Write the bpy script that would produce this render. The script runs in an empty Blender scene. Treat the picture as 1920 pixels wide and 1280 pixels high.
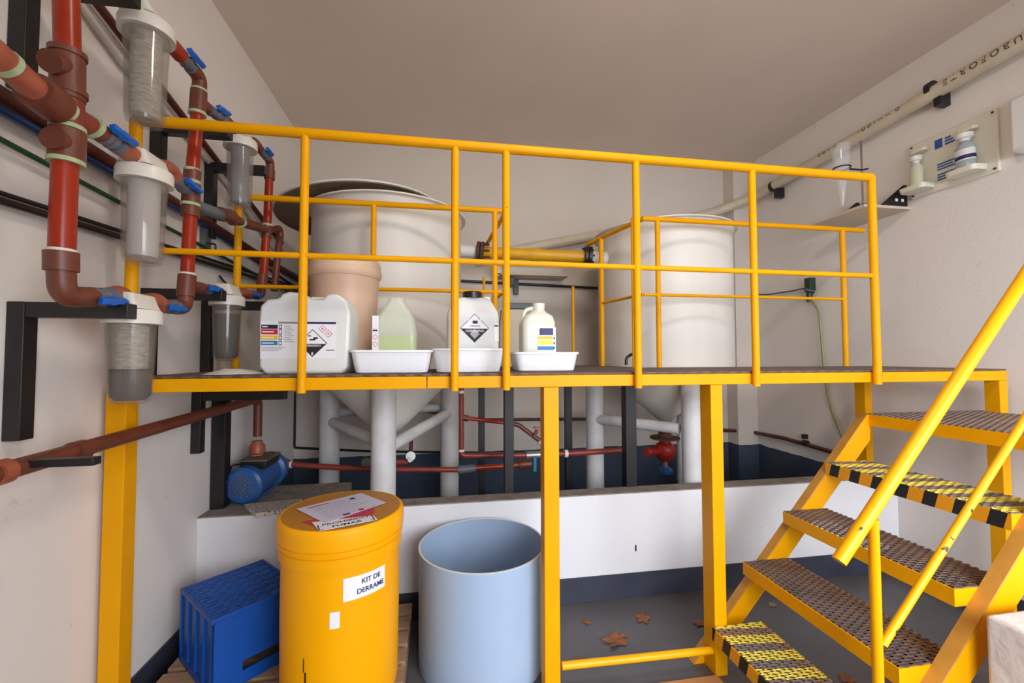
import bpy, math, random
from mathutils import Vector, Matrix
random.seed(7)
SC = bpy.context.scene
COL = SC.collection

# ------------------------------------------------------------------ camera
CAM_H = 1.52
FPX, YAW, PITCH, ROLL = 790.0, 0.16267, 0.03497, 0.00218
cy, sy, cp, sp = math.cos(YAW), math.sin(YAW), math.cos(PITCH), math.sin(PITCH)
FWD = Vector((sy*cp, cy*cp, sp)); R0 = Vector((cy, -sy, 0)); D0 = FWD.cross(R0)
RT = R0*math.cos(ROLL) + D0*math.sin(ROLL); DN = D0*math.cos(ROLL) - R0*math.sin(ROLL)
cam = bpy.data.cameras.new('camera'); camo = bpy.data.objects.new('camera', cam); COL.objects.link(camo)
cam.sensor_width = 36; cam.lens = 36*FPX/1920; cam.clip_start = 0.05
camo.matrix_world = Matrix(((RT.x, -DN.x, -FWD.x, 0), (RT.y, -DN.y, -FWD.y, 0), (RT.z, -DN.z, -FWD.z, CAM_H), (0, 0, 0, 1)))
SC.camera = camo

# ------------------------------------------------------------------ light
SC.view_settings.view_transform = 'Standard'; SC.view_settings.look = 'None'
SC.view_settings.exposure = 0.0; SC.view_settings.gamma = 1.0; SC.view_settings.use_curve_mapping = False
w = bpy.data.worlds.new('sky'); SC.world = w; w.use_nodes = True
w.node_tree.nodes['Background'].inputs[0].default_value = (0.88, 0.93, 1.0, 1)
w.node_tree.nodes['Background'].inputs[1].default_value = 2.65

def area(name, loc, target, sx, sy_, power, color):
    l = bpy.data.lights.new(name, 'AREA'); l.shape = 'RECTANGLE'; l.size = sx; l.size_y = sy_
    l.energy = power; l.color = color
    o = bpy.data.objects.new(name, l); COL.objects.link(o); o.location = loc
    o.rotation_euler = (Vector(target)-Vector(loc)).to_track_quat('-Z', 'Y').to_euler()
    return o
# daylight through the wide open front of the room, and the lamp under the ceiling just above the camera
area('daylight', (1.3, -3.0, 2.6), (1.3, 2.6, 0.9), 5.0, 2.6, 440, (0.86, 0.92, 1.0))
area('ceiling_lamp', (0.75, 0.75, 3.42), (0.95, 3.0, 1.2), 0.55, 0.2, 19, (1.0, 0.90, 0.78))

# ------------------------------------------------------------------ pixel rays onto real planes
CO = Vector((0, 0, CAM_H))
def ray(x, y): return RT*((x-960)/FPX) + DN*((y-640)/FPX) + FWD
def _on(x, y, ax, v):
    d = ray(x, y); return CO + d*((v-CO[ax])/d[ax])
def aX(x, y, v): return _on(x, y, 0, v)
def aY(x, y, v): return _on(x, y, 1, v)
def aZ(x, y, v): return _on(x, y, 2, v)

# ------------------------------------------------------------------ materials
def lin(c):
    c = c/255.0
    return c/12.92 if c <= 0.04045 else ((c+0.055)/1.055)**2.4
def L3(rgb): return (lin(rgb[0]), lin(rgb[1]), lin(rgb[2]), 1)
MATS = {}
def mat(name, rgb, rough=0.5, metal=0.0, rgb2=None, nscale=6.0, amount=0.5, bump=0.0, bscale=60.0, spec=0.5,
        chips=None, chip_scale=18.0, chip_thr=0.70, trans=0.0, stretch=None):
    m = bpy.data.materials.new(name); m.use_nodes = True; nt = m.node_tree; N = nt.nodes; K = nt.links
    b = N['Principled BSDF']; b.inputs['Roughness'].default_value = rough; b.inputs['Metallic'].default_value = metal
    b.inputs['Specular IOR Level'].default_value = spec
    tc = N.new('ShaderNodeTexCoord'); src = tc.outputs['Object']
    if stretch:
        mp = N.new('ShaderNodeMapping'); mp.inputs['Scale'].default_value = stretch; K.new(src, mp.inputs[0]); src = mp.outputs[0]
    col = None
    if rgb2:
        n = N.new('ShaderNodeTexNoise'); n.inputs['Scale'].default_value = nscale; n.inputs['Detail'].default_value = 6
        K.new(src, n.inputs['Vector'])
        r = N.new('ShaderNodeValToRGB'); r.color_ramp.elements[0].position = 0.5-0.5*amount; r.color_ramp.elements[1].position = 0.5+0.3*amount
        r.color_ramp.elements[0].color = L3(rgb2); r.color_ramp.elements[1].color = L3(rgb)
        K.new(n.outputs['Fac'], r.inputs[0]); col = r.outputs[0]
    else:
        c = N.new('ShaderNodeRGB'); c.outputs[0].default_value = L3(rgb); col = c.outputs[0]
    if chips:
        n = N.new('ShaderNodeTexNoise'); n.inputs['Scale'].default_value = chip_scale; n.inputs['Detail'].default_value = 8
        K.new(src, n.inputs['Vector'])
        r = N.new('ShaderNodeMapRange'); r.inputs['From Min'].default_value = chip_thr; r.inputs['From Max'].default_value = chip_thr+0.02
        K.new(n.outputs['Fac'], r.inputs['Value'])
        mx = N.new('ShaderNodeMixRGB'); K.new(r.outputs[0], mx.inputs[0]); K.new(col, mx.inputs[1]); mx.inputs[2].default_value = L3(chips); col = mx.outputs[0]
    K.new(col, b.inputs['Base Color'])
    if bump:
        n = N.new('ShaderNodeTexNoise'); n.inputs['Scale'].default_value = bscale; n.inputs['Detail'].default_value = 4
        K.new(src, n.inputs['Vector'])
        bp = N.new('ShaderNodeBump'); bp.inputs['Strength'].default_value = bump; bp.inputs['Distance'].default_value = 0.01
        K.new(n.outputs['Fac'], bp.inputs['Height']); K.new(bp.outputs[0], b.inputs['Normal'])
    if trans:
        t = N.new('ShaderNodeBsdfTransparent'); t.inputs[0].default_value = (1, 1, 1, 1)
        ms = N.new('ShaderNodeMixShader'); ms.inputs[0].default_value = 1-trans
        K.new(t.outputs[0], ms.inputs[1]); K.new(b.outputs[0], ms.inputs[2]); K.new(ms.outputs[0], N['Material Output'].inputs[0])
    MATS[name] = m; return m

def wall_mat(name, band, c1=(232, 225, 219), c2=(224, 217, 211)):
    """white painted plaster; band = None or (axis test on Y, min Y, top Z) for the slate blue painted dado"""
    m = mat(name, c1, 0.75, rgb2=c2, nscale=1.3, amount=0.9, bump=0.12, bscale=45, spec=0.25)
    nt = m.node_tree; N = nt.nodes; K = nt.links; b = N['Principled BSDF']
    src = b.inputs['Base Color'].links[0].from_socket
    g = N.new('ShaderNodeNewGeometry'); sx = N.new('ShaderNodeSeparateXYZ'); K.new(g.outputs['Position'], sx.inputs[0])
    # grubby specks and scuffs with a shape of their own
    n = N.new('ShaderNodeTexNoise'); n.inputs['Scale'].default_value = 5; n.inputs['Detail'].default_value = 12; n.inputs['Roughness'].default_value = 0.72
    K.new(g.outputs['Position'], n.inputs['Vector'])
    r = N.new('ShaderNodeMapRange'); r.inputs['From Min'].default_value = 0.66; r.inputs['From Max'].default_value = 0.74; r.inputs['To Max'].default_value = 0.35
    K.new(n.outputs['Fac'], r.inputs['Value'])
    mx = N.new('ShaderNodeMixRGB'); K.new(r.outputs[0], mx.inputs[0]); K.new(src, mx.inputs[1]); mx.inputs[2].default_value = L3((120, 108, 100)); src = mx.outputs[0]
    if band:
        a = N.new('ShaderNodeMath'); a.operation = 'GREATER_THAN'; K.new(sx.outputs['Y'], a.inputs[0]); a.inputs[1].default_value = band[0]
        n2 = N.new('ShaderNodeTexNoise'); n2.inputs['Scale'].default_value = 9; K.new(g.outputs['Position'], n2.inputs['Vector'])
        ad = N.new('ShaderNodeMath'); ad.operation = 'MULTIPLY_ADD'; K.new(n2.outputs['Fac'], ad.inputs[0]); ad.inputs[1].default_value = 0.02; ad.inputs[2].default_value = band[1]-0.01
        c = N.new('ShaderNodeMath'); c.operation = 'LESS_THAN'; K.new(sx.outputs['Z'], c.inputs[0]); K.new(ad.outputs[0], c.inputs[1])
        mu = N.new('ShaderNodeMath'); mu.operation = 'MULTIPLY'; K.new(a.outputs[0], mu.inputs[0]); K.new(c.outputs[0], mu.inputs[1])
        m2 = N.new('ShaderNodeMixRGB'); K.new(mu.outputs[0], m2.inputs[0]); K.new(src, m2.inputs[1]); m2.inputs[2].default_value = L3((66, 76, 94)); src = m2.outputs[0]
    K.new(src, b.inputs['Base Color'])
    return m

W_LEFT = wall_mat('wall_paint_side_lit', (2.9, 0.61), (238, 230, 223), (230, 222, 215)); W_BACK = wall_mat('wall_paint_back_dimmed', (0, 0.61), (222, 211, 201), (213, 202, 192)); W_PLAIN = wall_mat('wall_paint', None, (236, 234, 236), (226, 224, 226))  # one wall paint; brighter sides and dimmer back are light put into colour
M_CEIL = mat('ceiling_paint', (232, 217, 203), 0.85, rgb2=(227, 212, 198), nscale=2, spec=0.2)
M_FLOOR = mat('floor_paint', (96, 92, 94), 0.42, rgb2=(76, 72, 72), nscale=3.5, amount=0.8, bump=0.08, bscale=25, chips=(120, 116, 112), chip_scale=40, chip_thr=0.74)
M_BASE = mat('dark_skirting_paint', (60, 64, 80), 0.45, rgb2=(50, 52, 64), nscale=6)
M_CURBTOP = mat('bare_concrete', (158, 146, 136), 0.9, rgb2=(128, 116, 106), nscale=14, bump=0.3, bscale=80)
M_YEL = mat('yellow_paint', (238, 166, 0), 0.42, spec=0.16, rgb2=(230, 156, 0), nscale=5, amount=0.6, chips=(92, 60, 30), chip_scale=26, chip_thr=0.755)
M_YCHIP = mat('worn_yellow_paint', (246, 176, 0), 0.34, spec=0.35, rgb2=(238, 164, 0), nscale=5, chips=(84, 60, 38), chip_scale=20, chip_thr=0.66)
M_YBROWN = mat('yellow_top_flange_sheen', (206, 146, 60), 0.5, rgb2=(184, 128, 48), nscale=12)  # tan sheen of light on the stringer flanges, put into the colour
M_YGRN = mat('pipe_yellow', (226, 168, 20), 0.4, rgb2=(205, 150, 14), nscale=8)
M_STEEL = mat('dull_grating_steel', (140, 118, 108), 0.5, metal=0.35, rgb2=(96, 76, 66), nscale=9, amount=0.9)
M_DECK = mat('rusty_grating_steel', (112, 90, 80), 0.6, metal=0.25, rgb2=(76, 56, 46), nscale=7, amount=0.9)
M_BLACK = mat('black_steel', (26, 23, 24), 0.42, rgb2=(34, 28, 28), nscale=12)
M_BLACKP = mat('black_plastic', (24, 24, 24), 0.35)
M_TANK = mat('tank_gelcoat', (232, 227, 219), 0.42, rgb2=(220, 214, 205), nscale=2.2, amount=0.9, stretch=(4, 4, 0.5), bump=0.05, bscale=20)
M_TANKLEG = mat('leg_paint', (226, 224, 224), 0.5, rgb2=(208, 204, 202), nscale=7, bump=0.06, bscale=40)
M_TANKIN = mat('tank_lid_fibre', (150, 128, 104), 0.7, rgb2=(120, 98, 76), nscale=5)
M_RED = mat('red_pipe', (160, 46, 16), 0.3, spec=0.4, rgb2=(146, 36, 12), nscale=10)
M_BROWN = mat('brown_fitting', (116, 60, 42), 0.42, rgb2=(94, 46, 32), nscale=18, amount=0.8)
M_PINK = mat('pinkish_fitting', (172, 94, 68), 0.42, rgb2=(136, 62, 42), nscale=22, amount=0.9)
M_DULLRED = mat('dull_red_pipe', (140, 56, 44), 0.42, rgb2=(118, 46, 36), nscale=12)
M_DKRED = mat('dark_brown_pipe', (92, 42, 34), 0.4, rgb2=(74, 34, 28), nscale=9)
M_GREYV = mat('grey_valve_body', (106, 108, 116), 0.45, rgb2=(92, 94, 100), nscale=20)
M_BLUE = mat('blue_handle', (12, 98, 196), 0.35)
M_TAPE = mat('green_thread_tape', (158, 178, 128), 0.7, rgb2=(186, 192, 160), nscale=50)
M_WTAPE = mat('white_pipe_ring', (226, 220, 208), 0.6)
M_PBLUE = mat('wall_pipe_blue', (20, 58, 116), 0.35); M_PGREEN = mat('wall_pipe_green', (24, 74, 44), 0.4)
M_PBLK = mat('wall_pipe_black', (34, 26, 26), 0.35)
M_WPVC = mat('white_conduit', (214, 208, 200), 0.45)
M_CREAM = mat('cream_pvc', (214, 202, 178), 0.42, rgb2=(202, 188, 162), nscale=8)
M_INK = mat('faded_ink', (74, 68, 62), 0.7); M_BLACKINK = mat('black_ink', (22, 20, 22), 0.6)
M_WHITE = mat('white_plastic', (232, 230, 226), 0.35); M_FILTHEAD = mat('filter_cap_plastic', (226, 222, 212), 0.35, rgb2=(214, 208, 196), nscale=9)
M_CUP = mat('clear_cup', (150, 142, 134), 0.08, trans=0.76, spec=0.9)
M_CART = mat('wound_cartridge', (240, 230, 212), 0.8, rgb2=(168, 152, 126), nscale=75, stretch=(0.5, 0.5, 2.4), amount=0.55, bump=0.9, bscale=120)
M_CARTW = mat('smooth_cartridge', (226, 218, 210), 0.7, bump=0.1)
M_CARTG = mat('grey_cartridge', (150, 148, 154), 0.6)
M_MURK = mat('murky_water', (78, 62, 44), 0.35, spec=0.2, trans=0.05, rgb2=(58, 46, 34), nscale=5)
M_SLUDGE = mat('dark_sludge', (40, 34, 32), 0.5)
M_DRUM = mat('drum_plastic', (248, 172, 0), 0.42, spec=0.2, rgb2=(240, 160, 0), nscale=2.5, amount=0.8, chips=(150, 92, 26), chip_scale=9, chip_thr=0.745, stretch=(1, 1, 0.6))
M_DRUMLID = mat('drum_lid_plastic', (192, 132, 48), 0.5, rgb2=(178, 118, 38), nscale=5)
M_BIN = mat('grey_blue_pvc', (166, 186, 212), 0.45, spec=0.3, rgb2=(158, 178, 204), nscale=2.5, chips=(122, 134, 148), chip_scale=34, chip_thr=0.76)
M_CRATE = mat('blue_crate_plastic', (4, 78, 166), 0.42, rgb2=(2, 66, 146), nscale=4)
M_WOOD = mat('pallet_wood', (170, 136, 104), 0.8, rgb2=(128, 96, 70), nscale=5, stretch=(1, 9, 9), amount=0.9, bump=0.2, bscale=60)
M_PLANK = mat('orange_board', (190, 130, 76), 0.65, rgb2=(166, 108, 60), nscale=4, amount=0.8, chips=(220, 190, 160), chip_scale=20, chip_thr=0.74)
M_LEAF = mat('dry_leaf', (150, 92, 56), 0.7, rgb2=(118, 68, 42), nscale=40); M_LEAFG = mat('pale_dry_leaf', (140, 128, 92), 0.7)
M_PUMP = mat('pump_blue', (22, 84, 160), 0.4, rgb2=(60, 92, 130), nscale=16, amount=0.8)
M_PUMPTOP = mat('pump_dusty_top', (112, 100, 88), 0.8, rgb2=(90, 80, 70), nscale=12)
M_TERR = mat('terrazzo', (206, 196, 180), 0.6, chips=(96, 78, 62), chip_scale=90, chip_thr=0.56)
M_HDPE = mat('white_canister_plastic', (228, 228, 224), 0.4, rgb2=(218, 220, 220), nscale=3)
M_CLOUDY = mat('cloudy_bottle_plastic', (226, 232, 212), 0.3, trans=0.5)
M_CLOUDW = mat('cloudy_white_plastic', (232, 230, 216), 0.3, trans=0.12)
M_LIQ = mat('yellow_green_liquid', (196, 216, 50), 0.2)
M_BUCKET = mat('salmon_bucket_plastic', (216, 182, 158), 0.45, rgb2=(206, 170, 146), nscale=3)
M_BUCKRIM = mat('bucket_lid_plastic', (222, 188, 160), 0.45)
M_TRAY = mat('white_tray_plastic', (240, 240, 242), 0.35)
M_POWDER = mat('white_powder', (222, 216, 208), 0.95, bump=0.6, bscale=90)
M_LABEL = mat('white_label', (236, 234, 238), 0.5); M_PAPER = mat('lilac_white_paper', (214, 208, 228), 0.6, rgb2=(204, 198, 220), nscale=8)
M_REDP = mat('crimson_paper', (190, 60, 84), 0.6); M_PRINT = mat('grey_print', (150, 146, 170), 0.7)
M_NAVY = mat('navy_print', (34, 36, 92), 0.5); M_REDINK = mat('red_print', (196, 34, 50), 0.5); M_YINK = mat('yellow_print', (246, 186, 22), 0.5)
M_CYAN = mat('blue_print', (30, 128, 176), 0.5); M_SILVER = mat('silver_print_and_glare', (150, 146, 144), 0.4); M_DKBAND = mat('dark_violet_print', (44, 26, 62), 0.5)
M_PINKINK = mat('pink_outline_print', (214, 96, 104), 0.6)
M_BOARD = mat('cream_board', (226, 220, 202), 0.4); M_GLASS = mat('thin_clear_plastic', (226, 226, 230), 0.08, trans=0.86, spec=1.0)
M_BLUEINK = mat('safety_blue_print', (40, 92, 170), 0.5); M_EYEB = mat('clear_blue_bottle', (190, 200, 208), 0.15, trans=0.35)
M_CREAMB = mat('cream_bottle', (222, 222, 196), 0.35, trans=0.1)
M_SHELF = mat('shelf_board', (206, 190, 170), 0.6); M_BARKEDGE = mat('chipboard_edge', (150, 118, 94), 0.8)
M_DKGREEN = mat('dark_green_tap', (36, 60, 50), 0.4); M_HOSE = mat('olive_hose', (150, 148, 96), 0.4)
M_GREYMET = mat('grey_rod', (130, 116, 108), 0.35, metal=0.6)
M_VRED = mat('red_valve_paint', (176, 40, 28), 0.4, rgb2=(140, 34, 26), nscale=15); M_RUST = mat('rusty_flange', (98, 58, 46), 0.7, rgb2=(70, 42, 34), nscale=20)
M_TEAL = mat('teal_lever', (10, 104, 138), 0.4); M_ORANGE = mat('orange_lever', (196, 74, 30), 0.4); M_CHROME = mat('grey_metal', (150, 150, 146), 0.35, metal=0.6)
M_BLOCK = mat('rough_white_render', (224, 216, 212), 0.9, rgb2=(212, 204, 200), nscale=6, bump=0.8, bscale=14)
M_BEIGE = mat('beige_canister', (190, 178, 158), 0.5)

def stripes(name, base, dark, period, kx, kz, duty=0.5, rough=0.5, metal=0.0):
    """hazard stripes painted on: bands across Y, skewed with X and Z"""
    m = bpy.data.materials.new(name); m.use_nodes = True; nt = m.node_tree; N = nt.nodes; K = nt.links
    b = N['Principled BSDF']; b.inputs['Roughness'].default_value = rough; b.inputs['Metallic'].default_value = metal
    g = N.new('ShaderNodeNewGeometry'); s = N.new('ShaderNodeSeparateXYZ'); K.new(g.outputs['Position'], s.inputs[0])
    a = N.new('ShaderNodeMath'); a.operation = 'MULTIPLY_ADD'; K.new(s.outputs['X'], a.inputs[0]); a.inputs[1].default_value = kx; K.new(s.outputs['Y'], a.inputs[2])
    a2 = N.new('ShaderNodeMath'); a2.operation = 'MULTIPLY_ADD'; K.new(s.outputs['Z'], a2.inputs[0]); a2.inputs[1].default_value = kz; K.new(a.outputs[0], a2.inputs[2])
    d = N.new('ShaderNodeMath'); d.operation = 'DIVIDE'; K.new(a2.outputs[0], d.inputs[0]); d.inputs[1].default_value = period
    f = N.new('ShaderNodeMath'); f.operation = 'FRACT'; K.new(d.outputs[0], f.inputs[0])
    c = N.new('ShaderNodeMath'); c.operation = 'GREATER_THAN'; K.new(f.outputs[0], c.inputs[0]); c.inputs[1].default_value = duty
    mx = N.new('ShaderNodeMixRGB'); K.new(c.outputs[0], mx.inputs[0]); mx.inputs[1].default_value = L3(base); mx.inputs[2].default_value = L3(dark)
    K.new(mx.outputs[0], b.inputs['Base Color']); MATS[name] = m; return m
M_HAZ_TOP = stripes('hazard_tread_paint', (236, 214, 84), (128, 112, 106), 0.105, 0.12, 0, 0.55)
M_HAZ_NOSE = stripes('hazard_nosing_paint', (240, 160, 6), (26, 26, 34), 0.108, 0, 0.25, 0.54)

# ------------------------------------------------------------------ mesh builder
class MB:
    def __init__(s): s.v = []; s.f = []; s.m = []; s.mi = 0
    def add(s, vs, fs):
        o = len(s.v); s.v += [Vector(v) for v in vs]; s.f += [tuple(i+o for i in f) for f in fs]; s.m += [s.mi]*len(fs); return s
    def box(s, x0, x1, y0, y1, z0, z1):
        v = [(x, y, z) for z in (z0, z1) for y in (y0, y1) for x in (x0, x1)]
        return s.add(v, [(0, 2, 3, 1), (4, 5, 7, 6), (0, 1, 5, 4), (2, 6, 7, 3), (0, 4, 6, 2), (1, 3, 7, 5)])
    def bar(s, a, b, w, h, up=(0, 0, 1)):
        a, b = Vector(a), Vector(b); d = (b-a).normalized(); u = Vector(up)
        sd = d.cross(u); sd = sd.normalized() if sd.length > 1e-5 else Vector((1, 0, 0)); u = sd.cross(d).normalized()
        v = []
        for p in (a, b):
            for i, j in ((-1, -1), (1, -1), (1, 1), (-1, 1)): v.append(p+sd*(w/2*i)+u*(h/2*j))
        return s.add(v, [(3, 2, 1, 0), (4, 5, 6, 7), (0, 1, 5, 4), (1, 2, 6, 5), (2, 3, 7, 6), (3, 0, 4, 7)])
    def tube(s, pts, r, n=16, caps=True):
        pts = [Vector(p) for p in pts]; rs = r if isinstance(r, (list, tuple)) else [r]*len(pts)
        t0 = (pts[1]-pts[0]).normalized(); u = Vector((0, 0, 1)) if abs(t0.z) < 0.9 else Vector((1, 0, 0))
        u = (u - t0*u.dot(t0)).normalized(); vs = []; fs = []
        for i, p in enumerate(pts):
            if i == 0: t = t0
            elif i == len(pts)-1: t = (pts[i]-pts[i-1]).normalized()
            else: t = ((pts[i]-pts[i-1]).normalized()+(pts[i+1]-pts[i]).normalized()).normalized()
            u = (u - t*u.dot(t)).normalized(); w_ = t.cross(u)
            for k in range(n):
                a = 2*math.pi*k/n; vs.append(p + (u*math.cos(a)+w_*math.sin(a))*rs[i])
        for i in range(len(pts)-1):
            for k in range(n):
                fs.append((i*n+k, i*n+(k+1) % n, (i+1)*n+(k+1) % n, (i+1)*n+k))
        if caps:
            fs.append(tuple(range(n-1, -1, -1))); e = (len(pts)-1)*n; fs.append(tuple(e+k for k in range(n)))
        return s.add(vs, fs)
    def cyl(s, a, b, r, r1=None, n=24): return s.tube([a, b], [r, r if r1 is None else r1], n)
    def lathe(s, o, prof, n=40, axis=(0, 0, 1), close=False, sx=1.0, sy_=1.0):
        o = Vector(o); q = Vector((0, 0, 1)).rotation_difference(Vector(axis)); vs = []; fs = []
        for r, z in prof:
            for k in range(n):
                a = 2*math.pi*k/n; vs.append(o + q @ Vector((r*math.cos(a)*sx, r*math.sin(a)*sy_, z)))
        for i in range(len(prof)-1):
            for k in range(n): fs.append((i*n+k, i*n+(k+1) % n, (i+1)*n+(k+1) % n, (i+1)*n+k))
        if not close:
            if prof[0][0] > 1e-4: fs.append(tuple(range(n-1, -1, -1)))
            if prof[-1][0] > 1e-4: fs.append(tuple((len(prof)-1)*n+k for k in range(n)))
        return s.add(vs, fs)
    def loft(s, levels, c=(0, 0, 0), n=8, caps=True):
        """levels: (z, halfx, halfy, corner[, dx, dy]) rounded-rectangle sections"""
        vs = []; fs = []; m = 4*n
        for lv in levels:
            z, hx, hy, rc = lv[:4]; dx, dy = (lv[4], lv[5]) if len(lv) > 4 else (0, 0); rc = min(rc, hx, hy)
            for q, (sx, sy_) in enumerate(((1, 1), (-1, 1), (-1, -1), (1, -1))):
                for k in range(n):
                    a = math.pi/2*(q + k/(n-1))
                    vs.append((c[0]+dx+sx*(hx-rc)+rc*math.cos(a), c[1]+dy+sy_*(hy-rc)+rc*math.sin(a), c[2]+z))
        for i in range(len(levels)-1):
            for k in range(m): fs.append((i*m+k, i*m+(k+1) % m, (i+1)*m+(k+1) % m, (i+1)*m+k))
        if caps: fs.append(tuple(range(m-1, -1, -1))); e = (len(levels)-1)*m; fs.append(tuple(e+k for k in range(m)))
        return s.add(vs, fs)
    def prism(s, poly, fn0, fn1):
        """poly of 2D points; fn0/fn1 map (u,v) to 3D for the two ends"""
        n = len(poly); vs = [fn0(*p) for p in poly]+[fn1(*p) for p in poly]
        fs = [tuple(range(n-1, -1, -1)), tuple(n+k for k in range(n))]+[(k, (k+1) % n, n+(k+1) % n, n+k) for k in range(n)]
        return s.add(vs, fs)
    def build(s, name, mats, parent=None, smooth=True, origin=None, bevel=0, xf=None):
        if not isinstance(mats, (list, tuple)): mats = [mats]
        if xf: s.v = [xf @ v for v in s.v]
        if parent is None and origin is None:
            xs = [v.x for v in s.v]; ys = [v.y for v in s.v]; origin = Vector(((min(xs)+max(xs))/2, (min(ys)+max(ys))/2, min(v.z for v in s.v)))
        if parent is not None: origin = WORLD[parent.name] if parent.name in WORLD else parent.location
        off = Vector(origin)
        me = bpy.data.meshes.new(name); me.from_pydata([v-off for v in s.v], [], s.f)
        for m_ in mats: me.materials.append(m_)
        me.polygons.foreach_set('material_index', s.m)
        me.validate(); me.update()
        import bmesh
        bm = bmesh.new(); bm.from_mesh(me); bmesh.ops.recalc_face_normals(bm, faces=bm.faces)
        bm.to_mesh(me); bm.free()
        if smooth:
            me.polygons.foreach_set('use_smooth', [True]*len(me.polygons)); me.set_sharp_from_angle(angle=math.radians(38))
        o = bpy.data.objects.new(name, me); COL.objects.link(o)
        if parent is not None: o.parent = parent; WORLD[o.name] = off
        else: o.location = off; WORLD[o.name] = off
        if bevel:
            b = o.modifiers.new('bevel', 'BEVEL'); b.width = bevel; b.segments = 3; b.limit_method = 'ANGLE'; b.angle_limit = math.radians(40)
        return o
WORLD = {}
def thing(name, label, cat, loc, group=None):
    o = bpy.data.objects.new(name, None); COL.objects.link(o); o.location = loc; o.empty_display_size = 0.05
    WORLD[o.name] = Vector(loc); return tag(o, label, cat, group)
def tag(o, label, cat, group=None):
    o['label'] = label; o['category'] = cat
    if group: o['group'] = group
    return o
def struct(o): o['kind'] = 'structure'; return o
def fillet(pts, rad, seg=7):
    pts = [Vector(p) for p in pts]; out = [pts[0]]
    for i in range(1, len(pts)-1):
        a, b, c = pts[i-1], pts[i], pts[i+1]; d1 = a-b; d2 = c-b; r = min(rad, d1.length*0.49, d2.length*0.49)
        p0 = b+d1.normalized()*r; p1 = b+d2.normalized()*r
        for k in range(seg+1):
            t = k/seg; out.append(p0*(1-t)**2 + b*2*t*(1-t) + p1*t*t)
    return out+[pts[-1]]
def text_poly(txt, size):
    """flat outline of some lettering -> (verts 2D centred, faces, width)"""
    cu = bpy.data.curves.new('t', 'FONT'); cu.body = txt; cu.size = size; cu.align_x = 'CENTER'; cu.align_y = 'CENTER'; cu.offset = size*0.012
    o = bpy.data.objects.new('t', cu); COL.objects.link(o); bpy.context.view_layer.update()
    me = bpy.data.meshes.new_from_object(o.evaluated_get(bpy.context.evaluated_depsgraph_get()))
    vs = [(v.co.x, v.co.y) for v in me.vertices]; fs = [tuple(p.vertices) for p in me.polygons]
    bpy.data.objects.remove(o); bpy.data.curves.remove(cu); bpy.data.meshes.remove(me)
    return vs, fs
def put_text(mb, txt, size, fn):
    vs, fs = text_poly(txt, size); mb.add([fn(x, y) for x, y in vs], fs)

# ================================================================== ROOM
XL, XR, YB, ZC, YF = -1.31, 3.21, 4.06, 3.553, -0.95
def slab(name, m, *b): return struct(MB().box(*b).build(name, m, smooth=False))
slab('floor', M_FLOOR, XL-.1, XR+.1, -3.2, YB+.1, -.1, 0)
slab('ceiling', M_CEIL, XL-.1, XR+.1, YF, YB+.1, ZC, ZC+.12)
slab('wall_left', W_LEFT, XL-.12, XL, YF, YB+.1, 0, ZC)
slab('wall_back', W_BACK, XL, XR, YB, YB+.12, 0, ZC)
slab('wall_right', W_LEFT, XR, XR+.12, YF, YB+.1, 0, ZC)
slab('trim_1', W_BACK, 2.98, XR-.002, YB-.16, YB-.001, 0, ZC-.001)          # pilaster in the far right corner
slab('wall_front', W_PLAIN, XL, XR, YF, YF+.12, 2.50, ZC-.001)                   # lintel over the wide opening
slab('wall_front.001', W_PLAIN, XL, .25, YF, YF+.12, 0.001, 2.499)               # solid part left of the opening
YC = 2.56
curb = MB(); curb.box(XL+.001, XR-.001, YC, YC+.10, 0.001, .645); struct(curb.build('wall_middle', W_PLAIN, smooth=False))
slab('trim_2', M_CURBTOP, XL+.002, XR-.002, YC-.002, YC+.115, .645, .652)
slab('baseboard_middle', M_BASE, XL+.012, XR-.012, YC-.008, YC-.0005, 0.001, .15)
slab('baseboard_left', M_BASE, XL+.0005, XL+.010, YF, YC-.009, 0.001, .15)
slab('baseboard_right', M_BASE, XR-.010, XR-.0005, YF, YC-.009, 0.001, .15)
slab('trim_3', M_CURBTOP, XL+.002, -.62, YC+.116, 3.10, .30, .650)                # concrete ledge the pump stands on
slab('trim_4', mat('basin_floor_paint', (70, 82, 102), .5), -.61, XR-.002, YC+.116, YB-.162, .12, .16)
blk = MB(); blk.box(1.72, 2.5, .35, 1.12, 0.001, .69)
struct(blk.build('trim_5', M_BLOCK, bevel=.012))

# ================================================================== WALKWAY
YP, ZP = 1.866, 1.433      # front face of the edge beam, top of beam
XE = 3.09
wk = thing('steel_walkway', 'raised yellow steel walkway with rusty mesh deck in front of both white tanks', 'walkway', (0.9, 2.2, 0))
def beam(p0, p1, w_=.05, h=.053): MB().bar(p0, p1, w_, h).build('beam', M_YEL, wk, smooth=False, bevel=.003)
zb = ZP-.0265
beam((-1.25, YP+.025, zb), (-.07, YP+.025, zb)); beam((-.066, YP+.025, zb), (XE, YP+.025, zb))
for a, b in (((-1.22, YP+.05, zb), (-1.22, 2.6, zb)), ((XE-.025, YP+.05, zb), (XE-.025, 2.62, zb)), ((-1.19, 2.58, zb), (.33, 2.58, zb)), ((1.30, 2.58, zb), (XE-.05, 2.58, zb)),
             ((.34, 2.6, zb), (.34, 3.40, zb)), ((1.25, 2.6, zb), (1.10, 3.40, zb)), ((.32, 3.42, zb), (1.12, 3.42, zb))):
    beam(a, b, .04)
def leg(x0, x1, y0, y1, z0, z1, m=M_YEL): MB().box(x0, x1, y0, y1, z0, z1).build('leg', m, wk, smooth=False, bevel=.003)
leg(-1.285, -1.215, YP+.001, YP+.072, 0, ZP-.054)
leg(.452, .522, YP+.001, YP+.075, 0, ZP-.054)
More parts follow.
